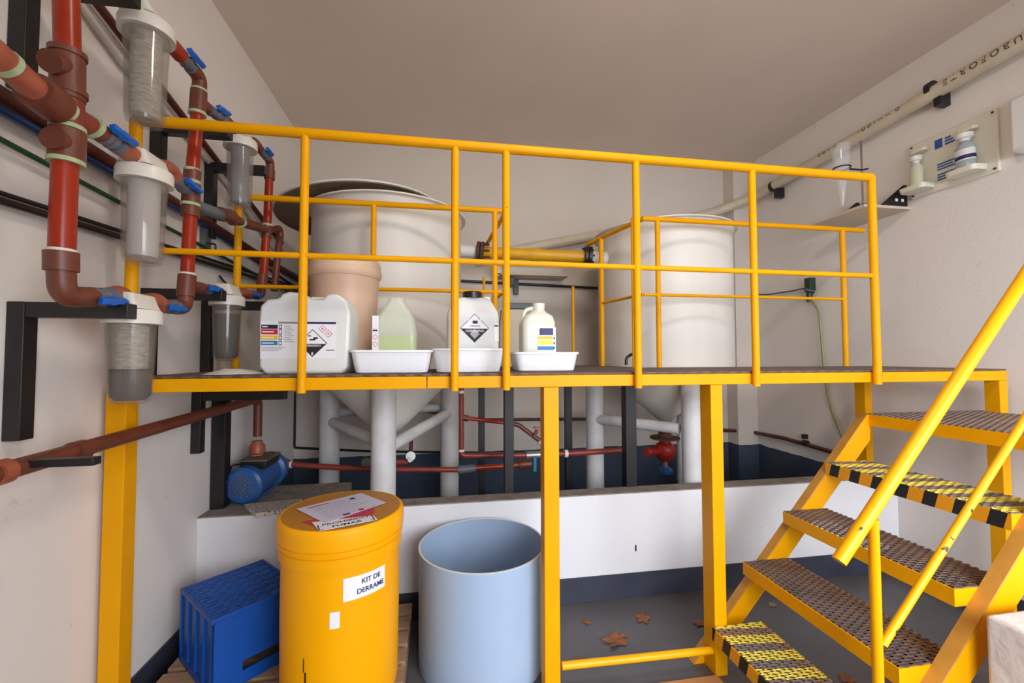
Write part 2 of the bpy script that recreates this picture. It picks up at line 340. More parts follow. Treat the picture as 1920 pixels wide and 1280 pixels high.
leg(1.282, 1.345, YP+.001, YP+.09, 0, ZP-.054)
leg(3.035, 3.09, YP+.001, YP+.07, 0, ZP-.054)
leg(3.03, 3.09, 2.62, 2.70, 0, ZP-.001)
for x, y, s_, z0 in ((-1.268, 2.705, .072, .653), (.42, 2.62, .06, .16), (1.245, 2.62, .075, .16), (.31, 3.42, .05, .16), (1.035, 3.42, .055, .16)):
    if y < 2.66 and y > 2.5 and z0 < .5: y = 2.705
    leg(x-s_/2, x+s_/2, y-s_/2, y+s_/2, z0, ZP-.054, M_BLACK)
MB().cyl(aY(1053, 1248, YP+.03), aY(1340, 1218, YP+.03), .017).build('tie_bar', M_YCHIP, wk)

def expanded(mb, x0, x1, y0, y1, z, lw=.06, sw=.026, t=.0026, h=.004):
    nx = max(2, int(round((x1-x0)/(lw/2)))); ny = max(2, int(round((y1-y0)/(sw/2)))); dx = (x1-x0)/nx; dy = (y1-y0)/ny
    for j in range(ny+1):
        vs = []; fs = []
        for k in range(nx+1):
            y = min(max(y0+j*dy+((-1)**(k+j))*dy*0.48, y0), y1); x = x0+k*dx
            vs += [(x, y-t, z-h), (x, y+t, z-h), (x, y+t, z), (x, y-t, z)]
        for k in range(nx):
            a = 4*k; b = a+4
            fs += [(a, a+1, b+1, b), (a+1, a+2, b+2, b+1), (a+2, a+3, b+3, b+2), (a+3, a, b, b+3)]
        mb.add(vs, fs)
d = MB(); expanded(d, -1.20, XE-.01, YP+.002, 2.60, ZP+.011, .072, .030, .0034, .009); expanded(d, .33, 1.27, 2.60, 3.42, ZP+.011, .072, .030, .0034, .009); d.build('deck', M_DECK, wk, smooth=False)

def guard(name, label, posts, rails, base):
    g = thing(name, label, 'railing', base)
    for p in posts: MB().cyl(p[0], p[1], p[2], n=18).build('post', M_YEL, g)
    for nm, pts, r in rails: MB().tube(fillet(pts, .03) if len(pts) > 2 else pts, r, 16).build(nm, M_YEL, g)
    return g
yr = YP-.021; zt = 2.452
pz = []
for xpx, rr in ((248, .021), (569, .017), (853, .017), (949, .017), (1194, .017), (1413, .017), (1638, .019)):
    a = aY(xpx, 480, yr); z0 = ZP-.062 if xpx > 300 else ZP-.05
    pz.append(((a.x, yr, z0), (a.x, yr, zt), rr))
guard('front_railing', 'long yellow railing along the front edge of the walkway', pz,
      [('top_rail', [(pz[0][0][0], yr, zt), (pz[-1][0][0], yr, zt)], .021),
       ('mid_rail', [aY(250, 468, yr), aY(1640, 517, yr)], .0125)], (.5, yr, ZP))
yi = 2.585; zi = 2.43
def mid(xa, ya, xb, yb_): return [aY(xa, ya, yi), aY(xb, yb_, yi)]
zm = aY(1250, 553, yi).z
BX, EX = .37, 1.30
guard('tank_railing', 'lower yellow railing in front of the left lidded tank', 
      [((aY(x, 600, yi).x, yi, ZP), (aY(x, 600, yi).x, yi, zi), r) for x, r in ((443, .019), (699, .0165), (928, .017))] +
      [((.325, 3.37, ZP), (.325, 3.37, 2.16), .011)],
      [('top_rail', [(aY(443, 600, yi).x-.02, yi, zi), (BX+.03, yi, zi)], .017), ('top_rail', [(BX+.02, yi, zi), (.35, 3.38, zi)], .015),
       ('mid_rail', [(aY(443, 600, yi).x, yi, zm-.005), (BX, yi, zm-.005)], .0115), ('mid_rail', [(BX, yi, zm-.005), (.34, 3.37, zm-.02)], .010)], (-.4, yi, ZP))
guard('tank_railing', 'lower yellow railing in front of the right hand tank, bending back beside it',
      [((aY(x, 600, yi).x, yi, ZP), (aY(x, 600, yi).x, yi, zi), r) for x, r in ((1189, .014), (1235, .0165), (1584, .018))] +
      [((1.20, 3.06, ZP), (1.20, 3.06, zi), .018), ((1.07, 3.37, ZP), (1.07, 3.37, 2.10), .012)],
      [('top_rail', [(EX, yi, zi), (3.02, yi, zi)], .017), ('top_rail', [(EX+.01, yi, zi), (1.20, 3.06, zi), (1.15, 3.24, zi-.01)], .016),
       ('mid_rail', [(EX, yi, zm), (aY(1584, 600, yi).x, yi, zm)], .0105), ('mid_rail', [(EX, yi, zm), (1.20, 3.06, zm)], .0105)], (2, yi, ZP))

# ================================================================== STAIRS
st = thing('staircase', 'yellow steel stairs with mesh treads climbing to the right end of the walkway', 'stairs', (1.7, 1.59, 0))
RS = ZP/6; Y0, Y1 = 1.215, 1.957
def tread(k, x0, w_, haz, y0=Y0, y1=Y1, z=None, hgt=.062):
    z = RS*k if z is None else z; x1 = x0+w_
    m = M_HAZ_TOP if haz else M_STEEL
    t = MB(); expanded(t, x0+.006, x1-.006, y0+.004, y1-.004, z, lw=.055, sw=.026, t=.0042); o = t.build('tread', m, st, smooth=False)
    f = MB(); f.box(x0, x0+.006, y0, y1, z-hgt, z-.003); f.build('nosing', M_HAZ_NOSE if haz else M_YEL, o, smooth=False)
    f = MB(); f.box(x1-.006, x1, y0, y1, z-hgt, z-.006); f.box(x0+.006, x1-.006, y0, y0+.005, z-hgt, z-.003); f.box(x0+.006, x1-.006, y1-.005, y1, z-hgt, z-.003)
    f.build('tread_frame', M_YEL, o, smooth=False)
for k, x0, hz in ((1, 1.262, 1), (2, 1.505, 0), (3, 1.742, 0), (4, 2.003, 1)): tread(k, x0, .265, hz, y1=(Y1 if k > 1 else 1.86))
tread(5, 2.284, .78, 0, z=1.203, y0=1.215, y1=1.98)
def strx(z): return 2.278+(z-1.199)/1.14
for y0, y1 in ((1.958, 2.0), (1.17, 1.214)):
    zt_ = 1.199 if y0 > 1.5 else 1.199
    poly = [(strx(-.0)+.0, 0.001), (strx(zt_), zt_), (strx(zt_)+.012, zt_-.005), (strx(zt_)+.012, zt_-.135), (strx(0)+.115, 0.001)]
    s_ = MB(); s_.prism(poly, lambda u, v: (u, y0, v), lambda u, v: (u, y1, v)); o = s_.build('stringer', M_YEL, st, smooth=False)
    c_ = MB(); c_.bar((strx(.01)-.004, (y0+y1)/2, .01), (strx(zt_)-.004, (y0+y1)/2, zt_), .046, .006, up=(-1, 0, 1)); c_.build('top_flange', M_YBROWN, o, smooth=False)
yh = 1.19
hp = [aY(1573, 1052, yh), aY(1925, 513, yh)]; hp[1] = hp[0]+(hp[1]-hp[0])*1.36
hr = thing('stair_handrail', 'sloping yellow stair handrail with chipped paint on its top bar', 'handrail', (1.4, yh, 0))
MB().cyl(hp[0], hp[1], .021).build('top_rail', M_YCHIP, hr)
mp_ = [aY(1655, 1208, yh), aY(1915, 796, yh)]; mp_[1] = mp_[0]+(mp_[1]-mp_[0])*1.54
MB().cyl(mp_[0], mp_[1], .0125).build('mid_rail', M_YCHIP, hr)
xp = aY(1641, 1100, yh).x
MB().cyl((xp, yh, 0.001), (xp, yh, aY(1641, 978, yh).z+.01), .0155).build('post', M_YEL, hr)
MB().cyl((2.36, yh, 1.205), (2.36, yh, hp[0].z+(hp[1].z-hp[0].z)*(2.36-hp[0].x)/(hp[1].x-hp[0].x)), .0155).build('post', M_YEL, hr)

# ================================================================== TANKS
def tank(cx, cy_, R, ztop, label, legs, cone_z, braces):
    t = thing('storage_tank', label, 'tank', (cx, cy_, .16), 'white cone-bottom tanks')
    prof = [(.045, cone_z), (.05, cone_z+.03), (R-.01, 1.40), (R, 1.45), (R, ztop-.045), (R+.008, ztop-.03), (R+.008, ztop-.012), (R+.035, ztop-.010), (R+.035, ztop), (R-.012, ztop), (R-.012, 1.5), (0.0, 1.46)]
    MB().lathe((cx, cy_, 0), prof, 72).build('body', M_TANK, t)
    for (x, y, r) in legs: MB().cyl((x, y, .161), (x, y, 1.40), r, n=28).build('leg', M_TANKLEG, t)
    for a, b, r in braces: MB().cyl(a, b, r, n=20).build('brace', M_TANKLEG, t)
    return t
T1 = (-.40, 3.26); R1 = .535
z1 = aY(700, 356, T1[1]-R1-.02).z
L1, F1, G1 = (-.885, 3.56), (-.365, 2.76), (.058, 3.56)
zb1 = 1.03
tank(T1[0], T1[1], R1, z1, 'white cone-bottom tank on the left under a displaced lid', [(L1[0], L1[1], .076), (F1[0], F1[1], .0765), (G1[0], G1[1], .0765)], .90,
     [((L1[0], L1[1]-.0, zb1-.02), (F1[0]-.02, F1[1]+.08, zb1-.07), .040), ((F1[0]+.02, F1[1]+.08, zb1-.10), (G1[0], G1[1]-.02, zb1+.03), .040), ((L1[0], L1[1]+.05, zb1+.04), (G1[0], G1[1]+.05, zb1+.06), .035)])
T2 = (1.82, 3.27); R2 = .53
z2 = aY(1300, 402, T2[1]-R2-.02).z
A2, B2 = (1.275, 3.44), (1.765, 2.79)
tank(T2[0], T2[1], R2, z2, 'white cone-bottom tank on the right with no lid', [(A2[0], A2[1], .074), (B2[0], B2[1], .073), (2.22, 3.62, .075)], .955,
     [((A2[0]-.0, A2[1]-.03, .99), (B2[0]-.06, B2[1]+.07, .99), .041), ((B2[0]+.02, B2[1]+.08, .98), (2.22, 3.62, 1.03), .036)])
LC = Vector((-.61, 3.37, 0)); ldir = Vector((-.82, .57, 0)).normalized(); lp0 = Vector((T1[0], T1[1], 0))+ldir*R1
lid = thing('round_cover', 'round cover with brown underside pushed off to the left on top of the left tank', 'cover', (LC.x, LC.y, z1))
TL = math.radians(5.5); lz = z1+.004+math.tan(TL)*((lp0-LC).dot(ldir))
LM = Matrix.Translation((LC.x, LC.y, lz)) @ Matrix.Rotation(TL, 4, ldir.cross(Vector((0, 0, -1))).normalized())
m_ = MB(); m_.lathe((0, 0, .004), [(0, .085), (.3, .07), (.52, .035), (.615, .012), (.615, .0), (.59, 0)], 72, close=True)
m_.build('shell', M_TANK, lid, xf=LM)
m_ = MB(); m_.lathe((0, 0, 0), [(0, 0), (.605, 0), (.605, .004), (0, .004)], 72, close=True); m_.build('underside', M_TANKIN, lid, xf=LM)
# yellow pipe joining the two tanks
cp_ = thing('linking_pipe', 'yellow pipe with black flanges joining the two tanks', 'pipe', (.7, 3.3, 2.0))
a, b = aY(905, 473, 3.36), aY(1098, 482, 3.22)
MB().cyl(a, b, .046).build('pipe', M_YGRN, cp_)
dr = (b-a).normalized()
m_ = MB(); q = a+(b-a)*.46; m_.cyl(q, q+dr*.085, .05); m_.build('sleeve', M_YGRN, cp_)
for p, s_ in ((a, -1), (b, 1)):
    f = MB(); f.cyl(p-dr*.012, p+dr*.012, .085); f.cyl(p+dr*s_*.02, p+dr*s_*.045, .085)
    for k in range(8):
        an = k*math.pi/4; o_ = Vector((0, math.cos(an), math.sin(an)))*.068; f.cyl(p+o_-dr*.03, p+o_+dr*.05, .008, n=8)
    f.build('flange', M_RUST if s_ < 0 else M_BLACK, cp_)
MB().cyl(a-dr*.02, (T1[0]+R1-.05, 3.37, a.z+.01), .05).build('stub', M_TANKLEG, cp_)
MB().cyl(b+dr*.02, (T2[0]-R2+.06, 3.22, b.z-.01), .055).build('stub', M_TANKLEG, cp_)

# ================================================================== FILTER MANIFOLD (left wall)
XM = -1.04
def P(x, y, X=XM): return aX(x, y, X)
def water_filter(px, ytop, X, label, clen, cart, water, dia=.135, cartm=None):
    o = P(px, ytop, X); zt_ = o.z; r = dia/2
    f = thing('water_filter', label, 'water filter', (o.x, o.y, zt_-clen), 'clear water filter housings')
    c = MB(); pr = [(0.0, -clen), (r*.55, -clen+.002), (r*.78, -clen+.010), (r*.86, -clen+.028), (r*.90, -.16), (r*.97, -.02), (r, 0), (r-.004, 0), (r*.93, -.02), (r*.86, -.16), (r*.80, -clen+.03), (r*.6, -clen+.014), (0, -clen+.012)]
    c.lathe((o.x, o.y, zt_), pr, 40, close=True); c.build('cup', M_CUP, f)
    if cart: MB().lathe((o.x, o.y, zt_), [(0, -clen+.03), (r*.60, -clen+.03), (r*.64, -clen+.05), (r*.66, -.01), (0, -.01)], 32).build('cartridge', cartm or M_CART, f)
    if water:
        w_ = MB(); w_.lathe((o.x, o.y, zt_), [(0, -clen+.013), (r*.6, -clen+.016), (r*.78, -clen+.032), (r*.86, -water), (0, -water)], 32); w_.build('water', M_MURK, f)
        s_ = MB(); s_.lathe((o.x, o.y, zt_), [(0, -clen+.0125), (r*.61, -clen+.0155), (r*.795, -clen+.031), (r*.80, -clen+.05), (0, -clen+.05)], 32); s_.build('sediment', M_SLUDGE, f)
    h = MB(); R_ = r*1.2; h.lathe((o.x, o.y, zt_), [(r*.9, -.012), (R_, -.014), (R_, .022), (R_*.96, .032), (R_*.62, .038), (R_*.55, .04)], 40)
    h.build('cap', M_FILTHEAD, f)
    h = MB(); h.loft([(.036, r*.80, r*1.0, .02), (.06, r*.62, r*.98, .018), (.085, r*.5, r*.9, .012), (.088, r*.44, r*.86, .01)], (o.x, o.y, zt_)); h.build('port_block', M_FILTHEAD, f)
    return o
water_filter(276, 62, XM, 'topmost near filter with string-wound cartridge, above the end of the front railing', .335, 1, 0)
water_filter(272, 337, XM, 'middle near filter with plain white cartridge, left of the front railing post', .305, 1, 0, cartm=M_CARTW)
water_filter(249, 600, XM, 'lowest near filter half full of grey murky water', .285, 1, .165)
water_filter(451, 275, XM, 'far upper filter with grey contents, below the railing top bar', .325, 1, 0, dia=.128, cartm=M_CARTG)
water_filter(426, 568, XM, 'far lower filter full of dark murky water, standing just above the deck', .285, 0, .055, dia=.125)

def wall_bracket(y, z, label, arm=.325, legl=.40, armx=None):
    b = MB(); b.box(XL+.001, XL+.048, y-.024, y+.024, z-legl, z+.024); b.box(XL+.048, XL+arm, y-.022, y+.022, z-.024, z+.024)
    o = b.build('wall_bracket', M_BLACK, bevel=.003); return tag(o, label, 'bracket', 'black steel wall brackets')
z_ = aY(130, 582, 1.53).z
wall_bracket(1.53, z_, 'black wall bracket reaching to the lowest near filter')
wall_bracket(1.50, aY(225, -8, 1.50).z, 'black wall bracket at the top left corner, holding the topmost filter', arm=.33, legl=.34)
wall_bracket(2.13, aY(360, 246, 2.13).z, 'black wall bracket just under the railing top bar, left of the far upper filter')
wall_bracket(2.10, aY(370, 553, 2.10).z, 'black wall bracket reaching to the far lower filter')
wall_bracket(2.57, aY(440, 317, 2.57).z, 'black wall bracket behind the far upper filter', arm=.31)
wall_bracket(2.57, aY(430, 573, 2.57).z, 'black wall bracket behind the far lower filter', arm=.42)
wall_bracket(2.50, aY(470, 741, 2.50).z, 'black wall bracket under the deck, above the blue pump', arm=.46, legl=.30)

def seg(parent, name, pts, r, m, bend=.03, tape=None):
    o = MB().tube(fillet(pts, bend) if len(pts) > 2 else pts, r, 20).build(name, m, parent)
    return o
def ring(parent, p, d_, r, m=None, w_=.012):
    d_ = Vector(d_).normalized(); return MB().cyl(Vector(p)-d_*w_/2, Vector(p)+d_*w_/2, r, n=20).build('thread_tape', m or M_TAPE, parent)
def valve(parent, a, b, r, side=(1, 0, 0), hl=.095, ang=.0):
    a, b = Vector(a), Vector(b); d_ = (b-a).normalized(); m = (a+b)/2; L = (b-a).length
    v = MB(); v.tube([a, a+d_*L*.22, a+d_*L*.23, a+d_*L*.36, m, b-d_*L*.36, b-d_*L*.23, b-d_*L*.22, b], [r*1.12, r*1.12, r*.95, r*.95, r*1.15, r*.95, r*.95, r*1.12, r*1.12], 20)
    s_ = Vector(side).normalized(); v.cyl(m, m+s_*(r*1.45), r*.45, n=14); o = v.build('valve', M_GREYV, parent)
    h = MB(); c = m+s_*(r*1.5); q = Matrix.Rotation(ang, 3, s_); e = (q @ d_).normalized(); n_ = s_.cross(e).normalized()
    prof = [(-hl*.5, .010), (-hl*.42, .014), (-hl*.15, .010), (0, .017), (hl*.25, .010), (hl*.55, .012), (hl*.62, .006)]
    top = [(u, w_) for u, w_ in prof]+[(u, -w_) for u, w_ in reversed(prof)]
    h.prism(top, lambda u, w_: c+e*u+n_*w_-s_*.004, lambda u, w_: c+e*u+n_*w_*.7+s_*.016); h.build('handle', M_BLUE, o, bevel=.003)
    return o
UPX = (1, -.25, .1)
# riser nearest the camera
r1 = thing('pipe_riser', 'nearest red vertical filter pipe, left of all the filters', 'pipework', tuple(P(116, 560)), 'red and brown filter pipework')
seg(r1, 'pipe', [P(127, 104)+(P(123, -60)-P(127, 104))*2.6, P(127, 104)], .0285, M_RED)
seg(r1, 'tee', [P(127, 96), P(127, 186)], .037, M_BROWN); seg(r1, 'collar', [P(127, 96), P(127, 106)], .041, M_BROWN); seg(r1, 'collar', [P(128, 168), P(128, 178)], .041, M_BROWN)
seg(r1, 'branch_stub', [P(130, 128), P(92, 114)], .030, M_BROWN); seg(r1, 'branch_stub', [P(128, 275), P(97, 257)], .031, M_BROWN)
seg(r1, 'cross', [P(128, 180), P(126, 305)], .034, M_DULLRED); seg(r1, 'tee', [P(127, 246), P(125, 306)], .039, M_BROWN)
ring(r1, P(127, 240), (0, 0, 1), .0385); ring(r1, P(124, 304), (0, 0, 1), .040)
seg(r1, 'pipe', [P(122, 305), P(116, 472)], .0285, M_RED); ring(r1, P(116, 470), (0, 0, 1), .031, M_WTAPE, .008)
seg(r1, 'coupling', [P(115, 472), P(115, 508)], .0365, M_BROWN)
seg(r1, 'elbow', [P(115, 503), P(117, 556), P(172, 557)], .030, M_BROWN, .07)
valve(r1, P(168, 556), P(212, 558), .026, (1, -.35, -.35))
seg(r1, 'elbow', [P(206, 556, XM-.02), P(225, 552, XM-.02), P(238, 566, XM)], .031, M_PINK)
iv = [P(-70, 47), P(80, 182)]; iv[0] = iv[1]+(iv[0]-iv[1])*2.6
seg(r1, 'inlet_pipe', iv, .033, M_PINK); ring(r1, P(10, 119), iv[1]-iv[0], .036, None, .014)
seg(r1, 'coupling', [P(62, 166), P(108, 202)], .046, M_BROWN); ring(r1, P(116, 206), iv[1]-iv[0], .037, None, .016)
seg(r1, 'cross_arm', [P(112, 203), P(176, 242)], .031, M_DULLRED); ring(r1, P(170, 237), iv[1]-iv[0], .036, None, .016)
seg(r1, 'nipple', [P(172, 238), P(200, 256)], .028, M_BROWN)
valve(r1, P(190, 250), P(224, 274), .026, (1, -.2, .35))
seg(r1, 'elbow', [P(218, 270), P(236, 283), P(256, 296)], .028, M_PINK)
# second riser
r2 = thing('pipe_riser', 'middle red vertical filter pipe, between near and far filters', 'pipework', tuple(P(350, 570)), 'red and brown filter pipework')
seg(r2, 'elbow', [P(300, 72), P(318, 80), P(338, 104)], .029, M_RED, .03)
valve(r2, P(334, 99), P(364, 132), .024, (1, -.1, .5))
seg(r2, 'elbow', [P(358, 126), P(375, 146), P(373, 178)], .0275, M_BROWN, .06); ring(r2, P(373, 170), (0, 0, 1), .030)
seg(r2, 'tee', [P(373, 172), P(370, 214)], .031, M_BROWN); ring(r2, P(370, 213), (0, 0, 1), .033)
seg(r2, 'branch', [P(373, 188), P(393, 207)], .024, M_BROWN)
valve(r2, P(388, 203), P(420, 224), .022, (1, .1, .7), .09)
seg(r2, 'elbow', [P(414, 220), P(430, 230), P(440, 246)], .023, M_BROWN)
seg(r2, 'pipe', [P(370, 216), P(361, 320)], .0245, M_RED); ring(r2, P(360, 319), (0, 0, 1), .028)
seg(r2, 'coupling', [P(361, 320), P(359, 345)], .031, M_BROWN); ring(r2, P(359, 342), (0, 0, 1), .033)
seg(r2, 'tee', [P(359, 345), P(357, 406)], .033, M_BROWN); ring(r2, P(357, 384), (0, 0, 1), .035)
seg(r2, 'pipe', [P(357, 406), P(351, 518)], .0245, M_RED); ring(r2, P(351, 514), (0, 0, 1), .029, M_WTAPE)
seg(r2, 'tee', [P(351, 516), P(348, 556)], .032, M_BROWN); seg(r2, 'elbow', [P(349, 552), P(346, 576), P(330, 577)], .027, M_BROWN, .03)
seg(r2, 'branch', [P(351, 535), P(378, 541)], .026, M_BROWN); valve(r2, P(374, 540), P(404, 545), .022, (1, -.3, 0))
seg(r2, 'elbow', [P(398, 544), P(408, 546), P(418, 553)], .024, M_PINK)
seg(r2, 'elbow', [P(270, 566), P(292, 562), P(304, 574)], .028, M_PINK); valve(r2, P(300, 573), P(334, 577), .024, (1, -.5, -.2))
seg(r2, 'elbow', [P(300, 312), P(318, 316), P(330, 338)], .028, M_PINK); valve(r2, P(325, 333), P(362, 366), .025, (1, -.25, .1), .09)
seg(r2, 'grey_branch', [P(362, 384), P(418, 404)], .026, M_GREYV); seg(r2, 'elbow', [P(412, 401), P(432, 405), P(438, 412)], .033, M_BROWN)
seg(r2, 'pipe', [P(430, 408), P(498, 431)], .022, M_BROWN); ring(r2, P(452, 417), P(498, 431)-P(430, 408), .026)
seg(r2, 'coupling', [P(462, 419), P(480, 424)], .026, M_BROWN)
# third riser
r3 = thing('pipe_riser', 'farthest red vertical filter pipe, beside the brown tank lid', 'pipework', tuple(P(490, 552)), 'red and brown filter pipework')
seg(r3, 'elbow', [P(468, 264), P(478, 266), P(487, 280)], .024, M_BROWN); valve(r3, P(485, 277), P(501, 296), .021, (1, 0, .3), .07)
seg(r3, 'elbow', [P(498, 292), P(507, 303), P(506, 328)], .024, M_BROWN, .05); seg(r3, 'coupling', [P(506, 318), P(505, 336)], .029, M_BROWN)
seg(r3, 'pipe', [P(505, 335), P(501, 425)], .0225, M_RED); seg(r3, 'tee', [P(501, 420), P(499, 446)], .027, M_BROWN); ring(r3, P(501, 422), (0, 0, 1), .029)
seg(r3, 'pipe', [P(499, 446), P(494, 516)], .0225, M_RED); seg(r3, 'coupling', [P(493, 515), P(490, 538)], .0285, M_BROWN)
seg(r3, 'elbow', [P(491, 536), P(489, 553), P(476, 553)], .023, M_BROWN); valve(r3, P(484, 554), P(462, 551), .021, (1, -.4, -.1), .075)
seg(r3, 'elbow', [P(466, 552), P(456, 548), P(440, 552)], .025, M_PINK)
seg(r3, 'side_loop', [P(501, 432), P(524, 428), P(526, 440), P(521, 470), P(514, 545)], .020, M_BROWN, .06); ring(r3, P(523, 468), (0, 0, 1), .024, M_PINK)

c = aY(473, 566, 2.57); zb2 = aY(430, 573, 2.57).z+.0245
m_ = MB(); m_.prism([(c.x-.07, 2.548), (c.x+.02, 2.55), (c.x+.015, 2.592), (c.x-.05, 2.594)], lambda u, v: (u, v, zb2), lambda u, v: (u, v, zb2+.012))
tag(m_.build('folded_paper', M_WHITE, bevel=.002), 'small folded white paper lying on a black bracket arm left of the jerrycan', 'paper')
# ------------------------------------------------------------------ pipes fixed to the left wall
XW = XL+.035
def wallpipe(label, pts, r, m, nm='wall_pipe', clamps=(), cat='pipe', X=XW):
    if not clamps:
        o = MB().tube([aX(x, y, X) if isinstance(x, (int, float)) and len(p_) == 2 else Vector(p_) for p_ in pts for x, y in [p_[:2]]], r, 14).build(nm, m); return tag(o, label, cat)
q = lambda *a_: [Vector((XW, aX(x, y, XW).y, aX(x, y, XW).z)) for x, y in a_]
def ext(pts, back=.8, fwd_y=4.03):
    p0, p1 = pts[0], pts[-1]; d_ = (p1-p0).normalized()
    return [p0-d_*back, p0+d_*((fwd_y-p0.y)/d_.y)]
tag(MB().tube(ext(q((0, 176), (225, 316)), 1.0), .024, 14).build('wall_pipe', M_DKRED), 'thick dark red pipe along the left wall above the thick blue one', 'pipe')
tag(MB().tube(ext(q((0, 205), (205, 320)), 1.0), .013, 14).build('wall_pipe', M_PBLUE), 'thicker blue pipe along the left wall, under the dark red pipe', 'pipe')
tag(MB().tube(ext([v+Vector((-.01, 0, 0)) for v in q((0, 163), (230, 318))], 1.0), .009, 12).build('wall_pipe', M_NAVY), 'thin dark blue pipe along the left wall above the dark red pipe', 'pipe')
tag(MB().tube(ext(q((0, 261), (235, 385))), .009, 12).build('wall_pipe', M_PGREEN), 'thin green pipe along the left wall', 'pipe')
pb = thing('wall_pipe', 'black double pipe along the left wall, lowest of the wall pipes', 'pipe', tuple(q((0, 372))[0]))
MB().tube(ext(q((0, 376), (235, 447))), .012, 12).build('pipe', M_PBLK, pb); MB().tube(ext([v+Vector((-.008, 0, .022)) for v in q((0, 374), (235, 445))]), .008, 12).build('pipe', M_PBLK, pb)
tag(MB().tube([v for v in q((150, -36), (313, 180), (493, 412), (528, 455))], .017, 14).build('wall_pipe', M_DKRED), 'dark brown pipe slanting down the left wall behind the filters', 'pipe')
tag(MB().tube([v+Vector((-.014, 0, 0)) for v in q((128, -36), (237, 120), (352, 249), (430, 345), (520, 470))], .013, 12).build('wall_conduit', M_WPVC), 'white conduit slanting down the left wall beside the brown pipe', 'conduit')
m_ = MB(); c0 = aX(402, 445, XL+.06)
m_.box(XL+.001, XL+.03, c0.y-.03, c0.y+.03, c0.z-.06, c0.z+.09); tag(m_.build('pipe_clip', M_GREYV, bevel=.003), 'grey channel bracket holding the wall pipes, between the railing posts', 'clip')
m_ = MB(); pts = [aX(404, 470, XW+.02), aX(404, 458, XW+.02), aX(388, 455, XW+.02), aX(384, 464, XW+.02)]
m_.tube(fillet(pts, .01), .006, 8); tag(m_.build('hook', M_DKGREEN), 'small dark green hook hanging under the wall pipes', 'hook')
m_ = MB(); pts = [aX(x, y, XL+.012) for x, y in ((412, 517), (418, 525), (427, 534), (429, 550))]; m_.tube(fillet(pts, .02), .005, 8)
tag(m_.build('black_cable', M_BLACKP), 'short black cable curling down the left wall behind the far lower filter', 'cable')

# brown pipe to the pump
XQ = -1.15
bp_ = thing('pump_pipe', 'long brown pipe running from lower left under the deck to the pump', 'pipe', tuple(aX(215, 823, XQ)))
p0, p1 = aX(-60, 903, XQ), aX(484, 747, XQ); p0 = p1+(p0-p1)*1.5
MB().tube(fillet([p0, p1, (XQ, p1.y, 1.02)], .05), .0255, 20).build('pipe', M_BROWN, bp_)
d_ = (p1-p0).normalized(); c = aX(150, 845, XQ); MB().cyl(c-d_*.03, c+d_*.012, .034).build('coupling', M_BROWN, bp_)
c = aX(2, 885, XQ); MB().cyl(c-d_*.02, c+d_*.014, .033).build('coupling', M_PINK, bp_)
pe = Vector((XQ, p1.y, 0))
zu = aX(485, 835, XQ).z
MB().lathe((pe.x, pe.y, zu-.05), [(.028, 0), (.045, .01), (.045, .05), (.033, .07), (.028, .085)], 24).build('union', M_PINK, bp_)
MB().lathe((pe.x, pe.y, zu-.085), [(.036, 0), (.036, .03), (.03, .035)], 20).build('sealant', M_YGRN, bp_)
MB().cyl((pe.x, pe.y, zu-.16), (pe.x, pe.y, zu-.085), .036).build('blue_sleeve', M_PUMP, bp_)
zq = aY(60, 868, 1.39).z
tag(MB().box(XL+.001, -.972, 1.375, 1.405, zq-.011, zq+.011).build('wall_bracket', M_BLACK, bevel=.002), 'thin flat black bracket carrying the brown pump pipe, left of the yellow leg', 'bracket')

# ================================================================== PUMP
pm = thing('pump', 'blue electric pump with dusty terminal box on the concrete ledge', 'pump', (pe.x, pe.y, .651))
fa = aY(453, 922, 2.71); ce = aY(506, 888, 3.06); ce.z = max(ce.z, .775); fa.z = max(fa.z, .762)
LA = (ce-fa).length; ax = (ce-fa).normalized(); FS = LA/.27
MB().tube([fa, fa+ax*.012, fa+ax*.06, fa+ax*.065, fa+ax*(LA-.06)], [.092, .107, .109, .098, .096], 32).build('motor_housing', M_PUMP, pm)
m_ = MB()
for k in range(12):
    an = k*math.pi/6; u = ax.cross(Vector((0, 0, 1))).normalized(); v_ = u.cross(ax)
    for rr in (.025, .045, .065): m_.cyl(fa-ax*.006+(u*math.cos(an)+v_*math.sin(an))*rr, fa-ax*.001+(u*math.cos(an)+v_*math.sin(an))*rr, .006, n=8)
m_.build('fan_grille', M_PUMPTOP, pm)
cs = fa+ax*(LA-.05); MB().tube([cs-ax*.01, cs+ax*.01, cs+ax*.06, cs+ax*.075], [.085, .115, .115, .09], 32).build('casing', M_PUMP, pm)
tb = fa+ax*(LA*.42)+Vector((.03, 0, .105)); MB().bar(tb-ax*.085, tb+ax*.095, .15, .045).build('terminal_box', M_BLACKP, pm, bevel=.006)
MB().bar(tb-ax*.09+Vector((0, 0, .026)), tb+ax*.10+Vector((0, 0, .026)), .16, .010).build('box_cover', M_PUMPTOP, pm, bevel=.003)
MB().bar(fa+ax*.06-Vector((0, 0, .096)), fa+ax*(LA-.07)-Vector((0, 0, .096)), .12, .022).build('foot', M_PUMP, pm)
m_ = MB(); m_.tube(fillet([tb-ax*.05+Vector((-.09, 0, 0)), tb-ax*.06+Vector((-.13, 0, 0)), fa+Vector((-.07, -.02, .04)), fa+Vector((-.11, 0, -.02))], .02), .005, 8); m_.build('cable', M_BLACKP, pm)
# terrazzo offcut
m_ = MB(); pl = [aZ(x, y, .675) for x, y in ((458, 944), (566, 934), (540, 952), (480, 962))]
m_.prism([(p.x, p.y) for p in pl], lambda u, v: (u, v, .652), lambda u, v: (u, v, .674)); 
tag(m_.build('terrazzo_offcut', M_TERR, bevel=.002), 'speckled terrazzo offcut lying on the ledge beside the pump', 'stone slab')

